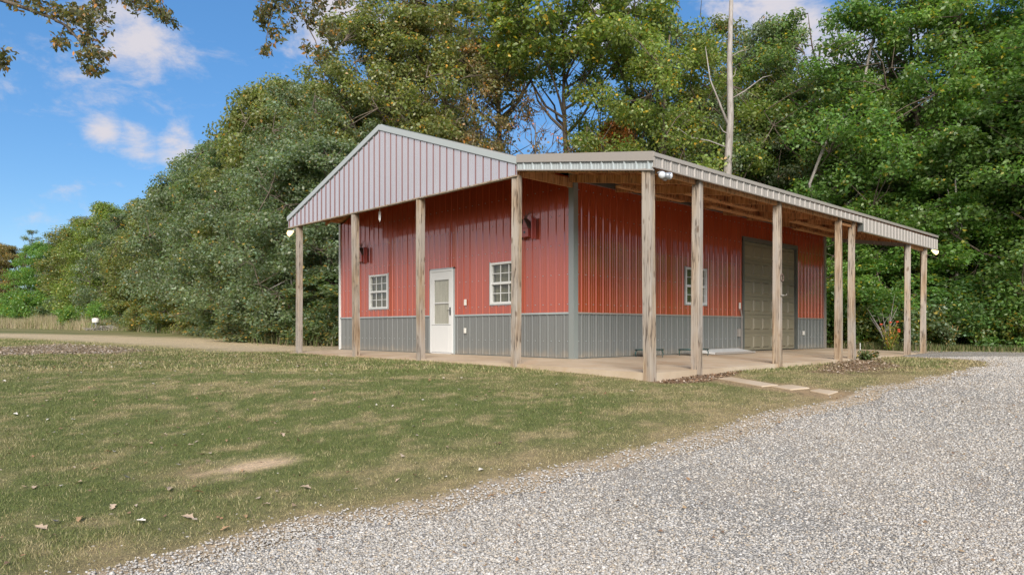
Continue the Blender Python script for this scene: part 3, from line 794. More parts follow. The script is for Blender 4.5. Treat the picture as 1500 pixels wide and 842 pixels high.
# ------------------------------------------------------------------ hung things
def wall_decor(y, z, label):
    t = empty('wall_ornament', (-.04, y, z), label, 'ornament')
    MB().box(-.03, .17, -.22, .0, .20, .22).build('dark_plate', M['black'], t); MB().box(-.12, .14, -.22, -.02, .165, .22).build('dark_plate', M['black'], t, bevel=.004)
    m = MB(); m.box(-.10, -.20, -.23, -.02, -.175, .21); m.box(-.03, -.25, -.23, -.015, -.12, .21); m.build('red_plate', M['redpaint'], t, bevel=.004)
    m = MB(); w = .11
    m.hexa([(-.12, -w, -.18), (-.01, -w, -.18), (-.01, w, -.18), (-.12, w, -.18), (-.12, -w, .0), (-.01, -w, .0), (-.01, w*.8, .0), (-.12, w*.8, .0)])
    m.hexa([(-.12, -w*.9, .003), (-.01, -w*.9, .003), (-.01, w*.8, .003), (-.12, w*.8, .003), (-.12, .0, .18), (-.01, .0, .18), (-.01, .03, .18), (-.12, .03, .18)])
    bd = m.build('house_body', M['redpaint'], t, bevel=.006)
    m = MB(); m.lathe([(.028, 0), (.028, .01)], (-.128, .0, -.08), 12, 'x'); m.build('entry_hole', M['black'], bd)
    m = MB(); m.hexa([(-.14, -w-.03, -.01), (.0, -w-.03, -.01), (.0, .0, .19), (-.14, .0, .19), (-.14, -w-.03, .012), (.0, -w-.03, .012), (.0, .0, .212), (-.14, .0, .212)]); m.build('house_roof', M['rust'], bd)
    m = MB()
    random.seed(int(y*10))
    for k in range(9):
        a = random.uniform(-.14, .1); m.tube([(-.06, .02, .18), (-.06, .02+a*.6, .28), (-.06+random.uniform(-.05, .05), .02+a*1.6, .30+random.uniform(.02, .12))], [.005, .004, .002], 5)
    m.build('twig', M['rust'], t)
    return t
wall_decor(1.24, 2.72, 'red birdhouse ornament with twigs between dark and red plates, right of the front porch window')
wall_decor(7.82, 2.66, 'red and black birdhouse ornament on the front wall above the far left window')
wc = empty('wind_chime', (-1.44, 4.80, 3.42), 'white string wind chime hanging under the gable edge', 'wind chime')
m = MB(); m.tube([(0, 0, .02), (.004, .004, -.12), (0, 0, -.30)], .006, 6); m.build('cord', M['white'], wc)
m = MB(); m.lathe([(.03, 0), (.035, .008), (.01, .02)], (0, 0, -.08), 10); m.build('disc', M['plastic'], wc)
for k in range(4):
    a = k*1.571; m = MB(); m.tube([(.022*math.cos(a), .022*math.sin(a), -.09), (.022*math.cos(a), .022*math.sin(a), -.22-.02*k)], .006, 6); m.build('chime_tube', M['white'], wc)
hs_ = empty('horseshoe', (2.79, -2.985, 1.60), 'rusty iron horseshoe nailed to the porch post in front of the garage door', 'horseshoe')
m = MB(); pts = [(.055*math.sin(a), 0, -.075*math.cos(a)) for a in np.linspace(math.pi*.12, math.pi*1.88, 15)]
m.tube(pts, .011, 6); m.build('iron_shoe', M['rust'], hs_)
hk = empty('hook_bracket', (2.79, -2.985, 1.26), 'small grey bracket hook below the horseshoe on the porch post', 'hook')
m = MB(); m.box(-.06, -.01, -.012, .06, .0, .012); m.tube([(.05, -.01, 0), (.05, -.06, -.005), (.05, -.07, .03)], .006, 6); m.build('bracket_arm', M['fascia'], hk)

# ------------------------------------------------------------------ cots and the white board
def cot(x, y, rz, label, fab, L=1.0, W=.55, h=.16):
    t = empty('dog_cot', (x, y, -.012 if y > -1 else -.03), label, 'pet cot', None, rz)
    m = MB(); m.tube([(-L/2, -W/2, h), (L/2, -W/2, h), (L/2, W/2, h), (-L/2, W/2, h), (-L/2, -W/2, h)], .016, 8); m.build('frame', M['green_tube'], t, smooth=True)
    m = MB(); 
    n = 8
    for i in range(n):
        for j in range(4):
            def P(i, j):
                u = -L/2+.02+(L-.04)*i/n; v = -W/2+.02+(W-.04)*j/4; s = math.sin(math.pi*i/n)*math.sin(math.pi*j/4); return (u, v, h+.008-.035*s)
            m.quad(P(i, j), P(i+1, j), P(i+1, j+1), P(i, j+1))
    m.build('fabric', M[fab], t, smooth=True)
    for sx in (-1, 1):
        for sy in (-1, 1):
            m = MB(); m.tube([(sx*(L/2-.05), sy*W/2, h), (sx*(L/2-.0), sy*W/2, h*.45), (sx*(L/2-.03), sy*W/2, .0)], .014, 6); m.build('leg', M['green_tube'], t)
    return t
x, y = at(941, 520, -.015); cot(2.10, -.33, 0, 'low green framed pet cot with brown fabric beside the wall behind the corner post', 'brownfab', .52, .36, .16)
cot(3.62, -.48, .1, 'low green framed pet cot with pale grey fabric near the side window', 'greyfab', .62, .42, .14)
t = empty('white_panel', (5.35, -.30, -.008), 'long white folded panel lying flat against the side wall left of the garage door', 'panel')
m = MB(); m.hexa([(-.95, -.28, .0), (.95, -.25, .0), (.95, .2, .03), (-.95, .2, .03), (-.95, -.28, .035), (.95, -.25, .04), (.95, .2, .11), (-.95, .2, .11)]); m.build('board', M['white'], t, bevel=.006)
m = MB(); m.box(-.96, -.30, .0, .96, -.282, .05); m.build('edge_rail', M['fascia'], t)

# ------------------------------------------------------------------ stepping stones
def paver(pts, label, h=.016):
    P = [at(*p) for p in pts]; cx_ = sum(p[0] for p in P)/len(P); cy_ = sum(p[1] for p in P)/len(P)
    m = MB(); n = len(P); zt = gz(cx_, cy_)+h
    top = [(p[0]-cx_, p[1]-cy_, gz(*p)+h-zt) for p in P]; bot = [(a, b, c-.06) for a, b, c in top]
    # tidy winding
    ar = sum(top[i][0]*top[(i+1) % n][1]-top[(i+1) % n][0]*top[i][1] for i in range(n))
    if ar < 0: top.reverse(); bot.reverse()
    m.v = top+bot; m.f = [list(range(n))]+[[i+n for i in range(n)][::-1]]+[[i, i+n, (i+1) % n+n, (i+1) % n] for i in range(n)]
    return m.build('stepping_stone', M['concrete'], loc=(cx_, cy_, zt), bevel=.008, label=label, cat='paving stone', group='stepping stones from patio to drive')
paver([(1004, 549), (1030, 548), (1052, 554), (1038, 557)], 'stepping stone at the foot of the second side post')
paver([(1050, 556), (1072, 554), (1140, 566), (1116, 568)], 'long worn stepping stone, second from the patio')
paver([(1130, 568), (1160, 564.5), (1186, 569), (1158, 573)], 'squarish pale stepping stone in the middle of the row')
paver([(1186, 573), (1200, 571), (1228, 576), (1214, 579)], 'stepping stone nearest the gravel drive')

# ------------------------------------------------------------------ trees
def leaves(centers, radii, per, L, Wd, seed, up=.5, flat=.62, huevar=.25, odd=.05):
    rg = np.random.default_rng(seed)
    n = len(centers); k = np.repeat(np.arange(n), per)
    m = len(k); C_ = np.array(centers)[k]; Rr = np.array(radii)[k]
    g = rg.normal(size=(m, 3)); g /= np.linalg.norm(g, axis=1)[:, None]
    r = rg.random(m)**.45
    P = C_+g*(Rr*r)[:, None]*np.array([1, 1, flat])
    nrm = g*.5+rg.normal(size=(m, 3))*.6+np.array([0, 0, up]); nrm /= np.linalg.norm(nrm, axis=1)[:, None]
    a = rg.normal(size=(m, 3))+np.array([0, 0, -.5]); a -= nrm*np.sum(a*nrm, 1)[:, None]; a /= np.linalg.norm(a, axis=1)[:, None]
    b = np.cross(nrm, a)
    s = (.65+.7*rg.random(m))[:, None]; l = L*s; w = Wd*s
    f = nrm*(w*.25)
    V = np.stack([P, P+a*l*.45+b*w*.5+f, P+a*l, P+a*l*.45-b*w*.5+f], 1).reshape(-1, 3)
    cl = (1+(rg.random(n)-.5)*huevar*1.4)[k]; lf = 1.55+(rg.random(m)-.5)*.75
    base = np.stack([cl*lf*(1+(rg.random(m)-.5)*.3), cl*lf, cl*lf*(1+(rg.random(m)-.5)*.3)], -1)
    o_ = rg.random(m) < odd
    base[o_] = base[o_]*np.array([2.4, 1.25, .6])
    pale = rg.random(m) < .16; base[pale] = base[pale]*np.array([1.55, 1.5, 1.8])
    return V, np.arange(4*m).reshape(-1, 4), np.repeat(base, 4, 0)
def make_tree(seed, H, Rad, base, nclump, per, L, Wd, cr=(.85, 1.4), lean=0., bare=0., holes=.0, trunk_r=.2, limbs=16, barkm='bark', flat=.62, odd=.05, top=1.0):
    rr = random.Random(seed); rg = np.random.default_rng(seed)
    m = MB()
    tp = [Vector((0, 0, -.3))]
    for i in range(1, 8):
        z = H*.86*i/7; tp.append(Vector((tp[-1].x+rr.uniform(-.22, .22)+lean*H*.02, tp[-1].y+rr.uniform(-.22, .22), z)))
    m.tube(tp, [trunk_r*(1.25 if i == 0 else 1-.8*i/7) for i in range(8)], 8)
    def trunk_at(z):
        for a, b in zip(tp, tp[1:]):
            if a.z <= z <= b.z: return a.lerp(b, (z-a.z)/(b.z-a.z))
        return tp[-1]
    lob = [(rr.uniform(0, 6.28), rr.uniform(.0, .35)) for _ in range(5)]
    def prof(t, az):
        if top == 1.0: f = math.sin(math.pi*min(1, (t*.80+.20)))**.55 if t < 1 else 0
        else: f = (1-t)**.6
        k = 1+sum(a*math.cos((i+1)*az+p) for i, (p, a) in enumerate(lob))*.38
        return Rad*max(.15, f)*max(.5, min(1.35, k))
    limb_pts = []
    for i in range(limbs):
        t = (i+.5)/limbs*.92; az = i*2.4+rr.uniform(-.4, .4)
        z1 = H*(base+(1-base)*t); z0 = max(H*.06, z1-H*rr.uniform(.10, .22)); z0 = min(z0, H*.80)
        p0 = trunk_at(z0); rad_ = prof(t, az)*rr.uniform(.7, .95)
        p3 = Vector((p0.x+math.cos(az)*rad_, p0.y+math.sin(az)*rad_, z1))
        mid = p0.lerp(p3, .5)+Vector((rr.uniform(-.3, .3), rr.uniform(-.3, .3), -.1*rad_+rr.uniform(-.2, .3)))
        mid2 = p0.lerp(p3, .25)+Vector((rr.uniform(-.1, .1), rr.uniform(-.1, .1), -.08*rad_)); mid3 = mid.lerp(p3, .5)+Vector((rr.uniform(-.3, .3), rr.uniform(-.3, .3), rr.uniform(0, .3)))
        r0 = trunk_r*(.42-.2*t)
        pl = [p0, mid2, mid, mid3, p3]; m.tube(pl, [r0, r0*.8, r0*.6, r0*.4, r0*.15], 6, False)
        limb_pts += [mid, mid3, p3]
    cs, rs = [], []
    tries = 0
    while len(cs) < nclump and tries < nclump*20:
        tries += 1
        t = rg.random(); az = rg.random()*6.283; q = rg.random()**.42
        rad_ = prof(t, az)*q; z = H*(base+(1-base)*t)*.99
        c0 = trunk_at(min(z, H*.86))
        p = Vector((c0.x+math.cos(az)*rad_, c0.y+math.sin(az)*rad_, z-.25*rad_/Rad))
        # open holes between the limbs
        if holes and vnoise(np.array([p.x*.45+seed]), np.array([p.z*.45+p.y*.3]), 9)[0] < holes: continue
        cs.append(tuple(p)); rs.append(rr.uniform(*cr)*(1-.3*t))
        near = min(limb_pts, key=lambda w: (w-p).length)
        if (near-p).length < 3.2:
            md = near.lerp(p, .5)+Vector((rr.uniform(-.15, .15), rr.uniform(-.15, .15), rr.uniform(-.1, .2)))
            m.tube([near, md, p], [.028, .02, .008], 4, False)
            if bare or rr.random() < .4:
                for _ in range(2 if not bare else 4):
                    e = p+Vector((rr.uniform(-.7, .7), rr.uniform(-.7, .7), rr.uniform(-.1, .8)))
                    m.tube([md, p.lerp(e, .4), e], [.016, .011, .004], 4, False)
    wood_me = m.mesh('trunk', M[barkm], True)
    V, Fc, c = leaves(cs, rs, per, L, Wd, seed+5, flat=flat, odd=odd)
    crown_me = np_mesh('crown', V, Fc, c, M['leaf'])
    return H, Rad, wood_me, crown_me
TREES = {
 'oak_a': make_tree(1, 13, 4.4, .10, 190, 230, .19, .11, odd=.02),
 'oak_b': make_tree(2, 13, 4.0, .14, 170, 230, .20, .105, holes=.28, odd=.035),
 'oak_c': make_tree(3, 13, 4.8, .08, 210, 210, .18, .11, cr=(.75, 1.25), odd=.015),
 'tall_a': make_tree(4, 18, 4.6, .22, 150, 250, .165, .095, cr=(.75, 1.2), holes=.44, trunk_r=.24, limbs=20),
 'tall_b': make_tree(5, 18, 5.0, .20, 165, 250, .165, .095, cr=(.75, 1.2), holes=.42, trunk_r=.24, limbs=20),
 'tall_c': make_tree(6, 18, 4.4, .28, 130, 250, .165, .095, cr=(.75, 1.2), holes=.46, trunk_r=.22, limbs=22, lean=.5),
 'high': make_tree(7, 19, 4.0, .70, 85, 170, .20, .12, cr=(.6, 1.05), holes=.34, trunk_r=.2, limbs=24, odd=.06),
 'sparse': make_tree(8, 15, 3.9, .32, 75, 90, .18, .09, cr=(.5, .9), bare=1, trunk_r=.17, limbs=26, odd=.08),
 'bare': make_tree(9, 11, 2.6, .42, 60, 10, .15, .07, cr=(.4, .7), bare=1, trunk_r=.12, limbs=22, odd=.2),
 'pine': make_tree(10, 13, 2.6, .45, 42, 130, .22, .035, cr=(.5, .85), flat=.35, trunk_r=.14, limbs=24, top=.5),
 'maple': make_tree(12, 11, 3.6, .06, 190, 260, .145, .10, cr=(.65, 1.1), odd=.03),
 'under': make_tree(13, 6, 2.4, .04, 110, 170, .15, .10, cr=(.45, .8), trunk_r=.07, limbs=12, odd=.1),
}
def make_bush(seed, H, Rad, n, per, L, Wd, odd=.05):
    rr = random.Random(seed); m = MB(); cs, rs = [], []
    for i in range(n):
        az = rr.uniform(0, 6.283); q = rr.random()**.5*Rad; z = H*(.12+.88*rr.random()*(1-.45*(q/Rad)**2))
        p = Vector((math.cos(az)*q, math.sin(az)*q, z*.92)); cs.append(tuple(p)); rs.append(rr.uniform(.22, .42)*Rad*.6+.08)
        m.tube([(math.cos(az)*.08, math.sin(az)*.08, -.1), (p.x*.45, p.y*.45, p.z*.55), p], [.02, .014, .005], 4, False)
    V, Fc, c = leaves(cs, rs, per, L, Wd, seed, odd=odd, flat=.8)
    return H, Rad, m.mesh('stem', M['bark'], True), np_mesh('foliage', V, Fc, c, M['leaf'])
BUSH = {'bush_a': make_bush(21, 2.4, 1.5, 60, 170, .12, .065), 'bush_b': make_bush(22, 1.6, 1.2, 46, 160, .10, .05, .1), 'weed': make_bush(23, 1.0, .6, 22, 80, .09, .03, .12)}
BASEROT = [0]
def plant(kind, px, d, ytop=None, H=None, wide=1., colr=(.08, .10, .035), label=None, cat='tree', name='oak_tree', group=None, xy=None):
    src = TREES.get(kind) or BUSH[kind]
    x, y = xy if xy else atd(px, d)
    zg = gz(x, y)
    if H is None: H = ((482-ytop)/F*d+CAM[2]-zg)*(.95 if kind in TREES and ytop > 60 and (px < 380 or px > 560) else 1)
    s = H/src[0]
    BASEROT[0] += 2.399
    t = empty(name, (x, y, zg), label, cat, group, BASEROT[0] % 6.283)
    sw = max(s, .75 if kind in TREES else .3)*wide
    t.scale = (sw, sw, s)
    wname, cname = ('trunk', 'crown') if kind in TREES else ('stem', 'foliage')
    a = bpy.data.objects.new(wname, src[2]); link(a, t)
    b = bpy.data.objects.new(cname, src[3]); b.color = tuple(colr)+(1,); link(b, t)
    return t
GG = (.112, .145, .080)    # grey green oak
OL = (.128, .145, .048)    # olive
YG = (.130, .168, .042)    # yellow green
BG = (.098, .175, .040)    # bright green
DG = (.098, .135, .064)
front = [
 # kind, px, dist, ytop, wide, colour, label
 ('oak_a', -75, 92, 335, 1.2, DG, 'dark green tree at the far left end of the tree line, half out of view'),
 ('maple', 8, 90, 352, 1.3, (.16, .13, .05), 'brown tinged tree at the far left end of the woods'),
 ('pine', 42, 96, 326, 1.0, DG, 'thin ragged pine standing above the far left tree line'),
 ('oak_c', 62, 84, 350, 1.3, BG, 'low rounded green tree below the ragged pine'),
 ('oak_b', 118, 78, 312, 1.25, OL, 'olive tree between the pine and the tall yellowish tree'),
 ('oak_a', 152, 72, 290, 1.1, YG, 'yellow green tree above the small white feeder'),
 ('oak_c', 196, 66, 300, 1.2, GG, 'grey green tree to the right of the feeder'),
 ('oak_b', 234, 60, 264, 1.1, OL, 'olive tree with orange tinge below the long thin cloud'),
 ('oak_a', 278, 53, 244, 1.1, GG, 'large grey green oak where the tree line starts to climb'),
 ('oak_c', 322, 46, 192, 1.0, GG, 'tall grey green oak below the right end of the thin cloud'),
 ('oak_b', 366, 41, 160, 1.0, DG, 'dark oak at the shoulder of the tree line left of the porch'),
 ('oak_a', 410, 37, 122, .9, OL, 'brown tinged oak right above the left porch post'),
 ('tall_a', 462, 35, 78, 1.0, GG, 'oak rising over the left eave of the gable'),
 ('oak_c', 476, 28.5, 205, 1.0, GG, 'leafy oak close behind the left corner of the building'),
 ('tall_b', 528, 35, 26, 1.0, OL, 'tall oak over the left slope of the gable'),
 ('tall_c', 590, 36, -50, 1.0, OL, 'very tall oak above the gable peak'),
 ('tall_a', 655, 38, -30, 1.0, (.128, .125, .05), 'tall brownish oak right of the gable peak'),
 ('sparse', 700, 37, 60, .85, (.15, .12, .05), 'thin tree with tangled bare twigs over the right slope of the gable'),
 ('bare', 776, 36, 110, .8, (.20, .12, .04), 'nearly leafless forked tree in the gap of blue sky'),
 ('high', 745, 39, -90, 1.1, OL, 'high crowned tree whose leaves close the top of the blue gap on its left'),
 ('high', 822, 37, -60, 1.1, YG, 'high crowned tree with a dark leaning trunk at the right of the blue gap'),
 ('tall_b', 930, 36, -60, .88, YG, 'broad yellow green tree above the flat part of the porch roof'),
 ('maple', 905, 35, 165, .7, (.22, .10, .03), 'small orange leaved tree peeking over the porch roof'),
 ('tall_a', 962, 34, -20, 1.0, YG, 'yellow green tree just left of the dead trunk'),
 ('tall_c', 1040, 37, -10, 1.0, OL, 'olive tree behind the dead trunk'),
 ('tall_b', 1120, 34, 32, 1.0, GG, 'tree under the pale cloud right of the dead trunk'),
 ('tall_a', 1195, 32, -10, 1.05, (.105, .155, .05), 'big pale branched oak above the middle of the side roof'),
 ('tall_b', 1285, 30, -60, 1.05, (.10, .16, .045), 'tall green oak above the far end of the side roof'),
 ('tall_c', 1360, 28, -90, 1.1, (.09, .16, .04), 'tall green tree right of the lit lamp'),
 ('tall_a', 1440, 27, -80, 1.05, (.11, .175, .045), 'tall bright green tree near the right edge'),
 ('tall_b', 1530, 25, -80, 1.0, BG, 'tall bright green tree cut by the right edge'),
]
for k, px, d, yt, w, c_, lb in front:
    plant(k, px, d, yt, None, w, c_, lb, 'tree', 'pine_tree' if k == 'pine' else 'broadleaf_tree', 'trees along the edge of the woods')
deep = 'tree standing deeper in the woods behind the front row'
for i, (k, px, d, yt, w) in enumerate([('oak_a', -20, 100, 365, 1.3), ('oak_b', 100, 92, 345, 1.2), ('oak_c', 180, 80, 318, 1.2), ('oak_a', 255, 70, 290, 1.2), ('oak_b', 310, 60, 225, 1.1), ('oak_c', 355, 52, 205, 1.1), ('oak_a', 400, 47, 172, 1.1), ('oak_b', 450, 44, 130, 1.1),
      ('oak_c', 505, 42, 140, 1.1), ('oak_a', 570, 44, 110, 1.1), ('oak_b', 640, 46, 150, 1.1), ('oak_c', 680, 42, 235, .9), ('oak_a', 880, 44, 190, .9), ('tall_b', 945, 44, 130, .9), ('oak_c', 985, 42, 150, 1.), ('tall_a', 1080, 46, 150, 1.05), ('oak_b', 1150, 42, 130, 1.1),
      ('tall_b', 1235, 42, 90, 1.1), ('oak_a', 1300, 38, 140, 1.1), ('tall_a', 1370, 38, 90, 1.1), ('oak_c', 1430, 35, 130, 1.1), ('tall_c', 1490, 36, -20, 1.1), ('oak_b', 1560, 33, 120, 1.1), ('oak_a', 1640, 30, 60, 1.1)]):
    plant(k, px, d, yt, None, w, ([DG, GG, OL, DG] if px < 800 else [BG, GG, YG, BG])[i % 4], deep, 'tree', 'broadleaf_tree', 'trees deeper in the woods')
# lower growth along the edge
low = [
 ('maple', 1345, 28.5, 290, 1.1, (.10, .17, .04), 'leafy green tree right behind the last pair of posts'),
 ('under', 1385, 25, 330, 1.4, (.095, .17, .04), 'tall young tree left of the slim pale sapling'),
 ('maple', 1215, 29, 300, 1.0, (.10, .18, .04), 'green tree filling the view between the last side posts'),
 ('maple', 1290, 27, 270, 1.0, (.095, .165, .036), 'dense green tree behind the far end of the patio'),
 ('maple', 1395, 25.5, 235, 1.0, (.095, .18, .036), 'dense bright green tree right of the last porch post'),
 ('maple', 1490, 24.5, 215, 1.0, (.10, .18, .038), 'bright green low branched tree at the right edge'),
 ('under', 1240, 25.5, 405, 1.2, (.125, .17, .035), 'yellowish young tree seen between the paired side posts'),
 ('under', 1345, 24.5, 400, 1.1, (.08, .15, .038), 'young tree just behind the last two posts'),
 ('under', 1425, 23.5, 400, 1.2, (.075, .15, .05), 'rounded blue green young tree beside the gravel'),
 ('under', 1500, 23, 395, 1.2, (.10, .17, .035), 'young tree at the right edge beside the gravel'),
 ('under', 1290, 24.5, 430, 1.2, (.15, .17, .03), 'young tree with yellowing leaves behind the flower plant'),
 ('oak_a', 430, 29, 215, .9, GG, 'oak with low limbs just left of the left porch post'),
 ('oak_c', 372, 35, 235, 1.0, GG, 'low branched oak at the bend of the forest edge'),
 ('under', 330, 40, 380, 1.5, GG, 'low grey green sapling left of the bent forest edge'),
 ('under', 490, 26.5, 400, 1.3, DG, 'dark sapling close to the left corner of the building'),
 ('under', 410, 29.5, 405, 1.3, GG, 'pale leaved sapling left of the porch post'),
 ('under', 455, 27.5, 415, 1.1, DG, 'dark sapling seen between the left porch post and the wall'),
 ('under', 290, 47, 400, 1.5, OL, 'olive sapling at the middle of the left woods'),
 ('under', 240, 54, 410, 1.5, OL, 'brownish sapling right of the feeder'),
 ('under', 195, 60, 420, 1.5, GG, 'small sapling behind the brush pile'),
]
for k, px, d, yt, w, c_, lb in low:
    plant(k, px, d, yt, None, w, c_, lb, 'tree', 'young_tree', 'low trees at the edge of the woods')
bushes = [('bush_a', -40, 80, 1.6, BG), ('bush_a', 15, 78, 1.6, BG), ('bush_a', 50, 76, 1.7, BG), ('bush_a', 90, 72, 1.4, DG), ('bush_b', 118, 66, 1.5, BG), ('bush_a', 160, 62, 1.2, BG), ('bush_b', 205, 57, 1.3, DG), ('bush_a', 255, 49, 1.1, DG), ('bush_b', 300, 43, 1.3, OL), ('bush_a', 345, 36.5, 1.0, DG), ('bush_b', 385, 32, 1.1, GG),
          ('bush_a', 425, 28.5, .9, DG), ('bush_b', 462, 26.5, 1.0, DG), ('bush_b', 492, 25.5, 1.0, DG), ('bush_a', 1225, 24.5, 1.0, BG), ('bush_b', 1262, 23.5, 1.0, (.08, .11, .03)), ('bush_a', 1300, 23.5, .9, BG), ('bush_b', 1335, 22.8, 1.1, DG),
          ('bush_a', 1425, 22.6, .9, (.06, .11, .03)), ('bush_b', 1460, 22.2, 1.0, (.09, .12, .03)), ('bush_a', 1500, 22, .9, BG), ('bush_b', 1535, 21.6, 1.1, BG), ('bush_b', 1405, 22.8, 1.0, YG)]
for k, px, d, s_, c_ in bushes:
    plant(k, px, d, None, BUSH[k][0]*s_, 1.1, c_, 'bushy undergrowth shrub at the foot of the woods', 'shrub', 'shrub', 'undergrowth shrubs along the woods')

for i, (x_, y_, k, h) in enumerate([(19.5, -7.5, 'tall_a', 16), (22, -11, 'tall_b', 17), (24.5, -15.5, 'tall_c', 16), (27, -20, 'tall_a', 17), (30, -25, 'tall_b', 17), (17.8, -4.5, 'maple', 9), (20.5, -9, 'maple', 9), (23, -13, 'maple', 10), (25.5, -18, 'maple', 9), (28, -22.5, 'maple', 9), (34, -31, 'tall_b', 17), (31, -28, 'maple', 9), (25, -8, 'oak_a', 14), (28, -14, 'oak_b', 14)]):
    plant(k, 0, 0, None, h, 1.15, [BG, GG, (.10, .165, .045)][i % 3], 'tree of the woods that run on along the drive past the right edge', 'tree', 'broadleaf_tree', 'woods beyond the right edge', xy=(x_, y_))
# bleached dead trunk
x, y = atd(1066, 30); zg = gz(x, y)
dt = empty('dead_tree', (x, y, zg), 'bleached leafless dead trunk rising behind the side roof', 'tree')
m = MB(); hgt = 15.5
m.tube([(0, 0, -.3), (.06, -.04, 2.6), (-.03, .05, 5.2), (.02, .02, 7.4), (.12, -.06, 9.6), (.06, -.05, 12), (.14, -.12, hgt)], [.26, .21, .19, .17, .14, .115, .07], 12); m.build('trunk', M['palebark'], dt, smooth=True)
def camvec(a, h): return (a*D2[0], a*D1[0], h)     # sideways across the view
for pts, r0 in ([[(0, 5.0), (.18, 5.15), (.3, 5.3)], .04], [[(0, 8.9), (-.2, 9.0), (-.34, 9.25)], .035], [[(.1, 11.2), (.3, 11.4), (.36, 11.7)], .03], [[(0, 9.3), (-.35, 10.2), (-.75, 11.2), (-.95, 12.6)], .06], [[(0, 10.3), (.7, 10.7), (1.5, 11.3), (1.9, 11.4)], .035], [[(0, 8.3), (-.8, 8.6), (-1.6, 8.75), (-2.2, 9.2)], .03], [[(0, 7.0), (-.7, 7.35), (-1.2, 7.4)], .025], [[(0, 6.1), (.5, 6.5), (1.3, 6.8)], .025], [[(0, 12.1), (.5, 12.4), (.9, 12.5)], .03]):
    m = MB(); m.tube([camvec(a, h) for a, h in pts], [r0*(1-.75*i/(len(pts)-1)) for i in range(len(pts))], 7); m.build('branch', M['palebark'], dt, smooth=True)
# pale sapling trunk at right and bare limbs
x, y = atd(1400, 24.0); st = empty('bare_sapling', (x, y, gz(x, y)), 'slim pale grey sapling trunk in front of the right hand woods', 'tree')
m = MB(); m.tube([(0, 0, -.2), (.05, .02, 1.5), (.0, -.04, 3.2), (.12, .0, 4.6), (.10, .04, 6.0)], [.07, .06, .055, .045, .02], 8); m.build('trunk', M['palebark'], st, smooth=True)
for pts in ([(0, 4.3), (-.15, 4.9), (-.28, 5.5)], [(.05, 3.8), (.2, 4.2), (.26, 4.7)]):
    m = MB(); m.tube([camvec(a, h) for a, h in pts], [.025, .018, .008], 6); m.build('branch', M['palebark'], st)
x, y = atd(1300, 21.8); st = empty('dead_shrub', (x, y, gz(x, y)), 'leafless grey forked shrub behind the patio end', 'shrub')
random.seed(4); m = MB()
for k in range(7):
    a = random.uniform(-.7, .3); h = random.uniform(.9, 1.9)
    m.tube([(0, 0, -.05), camvec(a*.35, h*.5), camvec(a, h)], [.022, .014, .005], 5)
    m.tube([camvec(a*.35, h*.5), camvec(a*.35+.25, h*.8)], [.01, .004], 5)
m.build('branch', M['palebark'], st)
# long pale limbs reaching over the right end of the woods
x, y = atd(1240, 28.5); st = empty('fallen_limb', (x, y, gz(x, y)), 'pale curving dead limb showing through leaves above the side roof', 'branch')
m = MB(); m.tube([camvec(-.6, 5.2), camvec(.5, 6.2), camvec(1.3, 6.5), camvec(2.0, 6.6)], [.07, .06, .05, .02], 7); m.tube([camvec(-1.2, 4.9), camvec(-.6, 5.2)], [.05, .07], 7)
m.tube([camvec(-1.4, -.1), camvec(-1.4, 3.), camvec(-1.2, 4.9)], [.09, .07, .05], 7)
m.tube([camvec(-.8, 8.4), camvec(.6, 10.2), camvec(1.0, 12.2), camvec(1.3, 13.)], [.06, .06, .05, .02], 7); m.tube([camvec(-1.2, 4.9), camvec(-1.5, 6.6), camvec(-.8, 8.4)], [.05, .06, .06], 7)
m.tube([camvec(.6, 10.2), camvec(1.9, 11.4), camvec(2.6, 11.7)], [.045, .035, .015], 7)
m.build('limb', M['palebark'], st, smooth=True)
x, y = atd(398, 27.8); st = empty('fallen_limb', (x, y, gz(x, y)), 'pale dead limb slanting out of the woods left of the porch post', 'branch')
m = MB(); m.tube([camvec(1.1, -.1), camvec(1.0, 1.4), camvec(.75, 2.55), camvec(-.1, 2.1), camvec(-.9, 1.75), camvec(-1.4, 1.65)], [.07, .06, .05, .045, .03, .012], 7)
m.build('limb', M['palebark'], st, smooth=True)

# flowers by the patio end
def flower_plant(px, py, z, label, head, n, H, leafc, name):
    x, y = at(px, py) if z is None else at(px, py, z)
    t = empty(name, (x, y, gz(x, y)), label, 'plant'); rr = random.Random(px)
    cs, rs = [], []
    for k in range(n):
        a = rr.uniform(0, 6.28); q = rr.uniform(.03, .28); h = H*rr.uniform(.55, 1.)
        m = MB(); m.tube([(0, 0, -.03), (q*.5*math.cos(a), q*.5*math.sin(a), h*.6), (q*math.cos(a), q*math.sin(a), h)], [.008, .006, .004], 5); m.build('stem', M['beam'], t)
        for j in range(5):
            f_ = (j+1)/6; cs.append((q*f_*math.cos(a), q*f_*math.sin(a), h*f_)); rs.append(.09)
        if head and k < head[1]:
            m = MB(); m.lathe([(.01, -.015), (.042, .0), (.05, .012), (.03, .026), (.005, .03)], (q*math.cos(a), q*math.sin(a), h), 10); m.build('flower', M[head[0]], t, smooth=True)
    V, Fc, c = leaves(cs, rs, 14, .07, .035, px, odd=.05)
    o = bpy.data.objects.new('foliage', np_mesh('foliage', V, Fc, c, M['leaf'])); o.color = leafc+(1,); link(o, t)
    return t
x_, y_ = 12.0, -1.6
flower_plant(1303, 513, -.05, 'leggy yellow green flowering plant with orange blooms beside the last posts', ('orange', 5), 9, 1.0, (.17, .19, .035), 'zinnia_plant')
flower_plant(1392, 518, -.16, 'scrubby grey green rose bush with two white blooms at the end of the patio', ('white', 3), 16, .95, (.085, .11, .05), 'rose_bush')
flower_plant(1266, 528, None, 'tiny dark green shrub at the patio edge above the mulch patch', None, 9, .22, (.07, .095, .03), 'low_shrub')
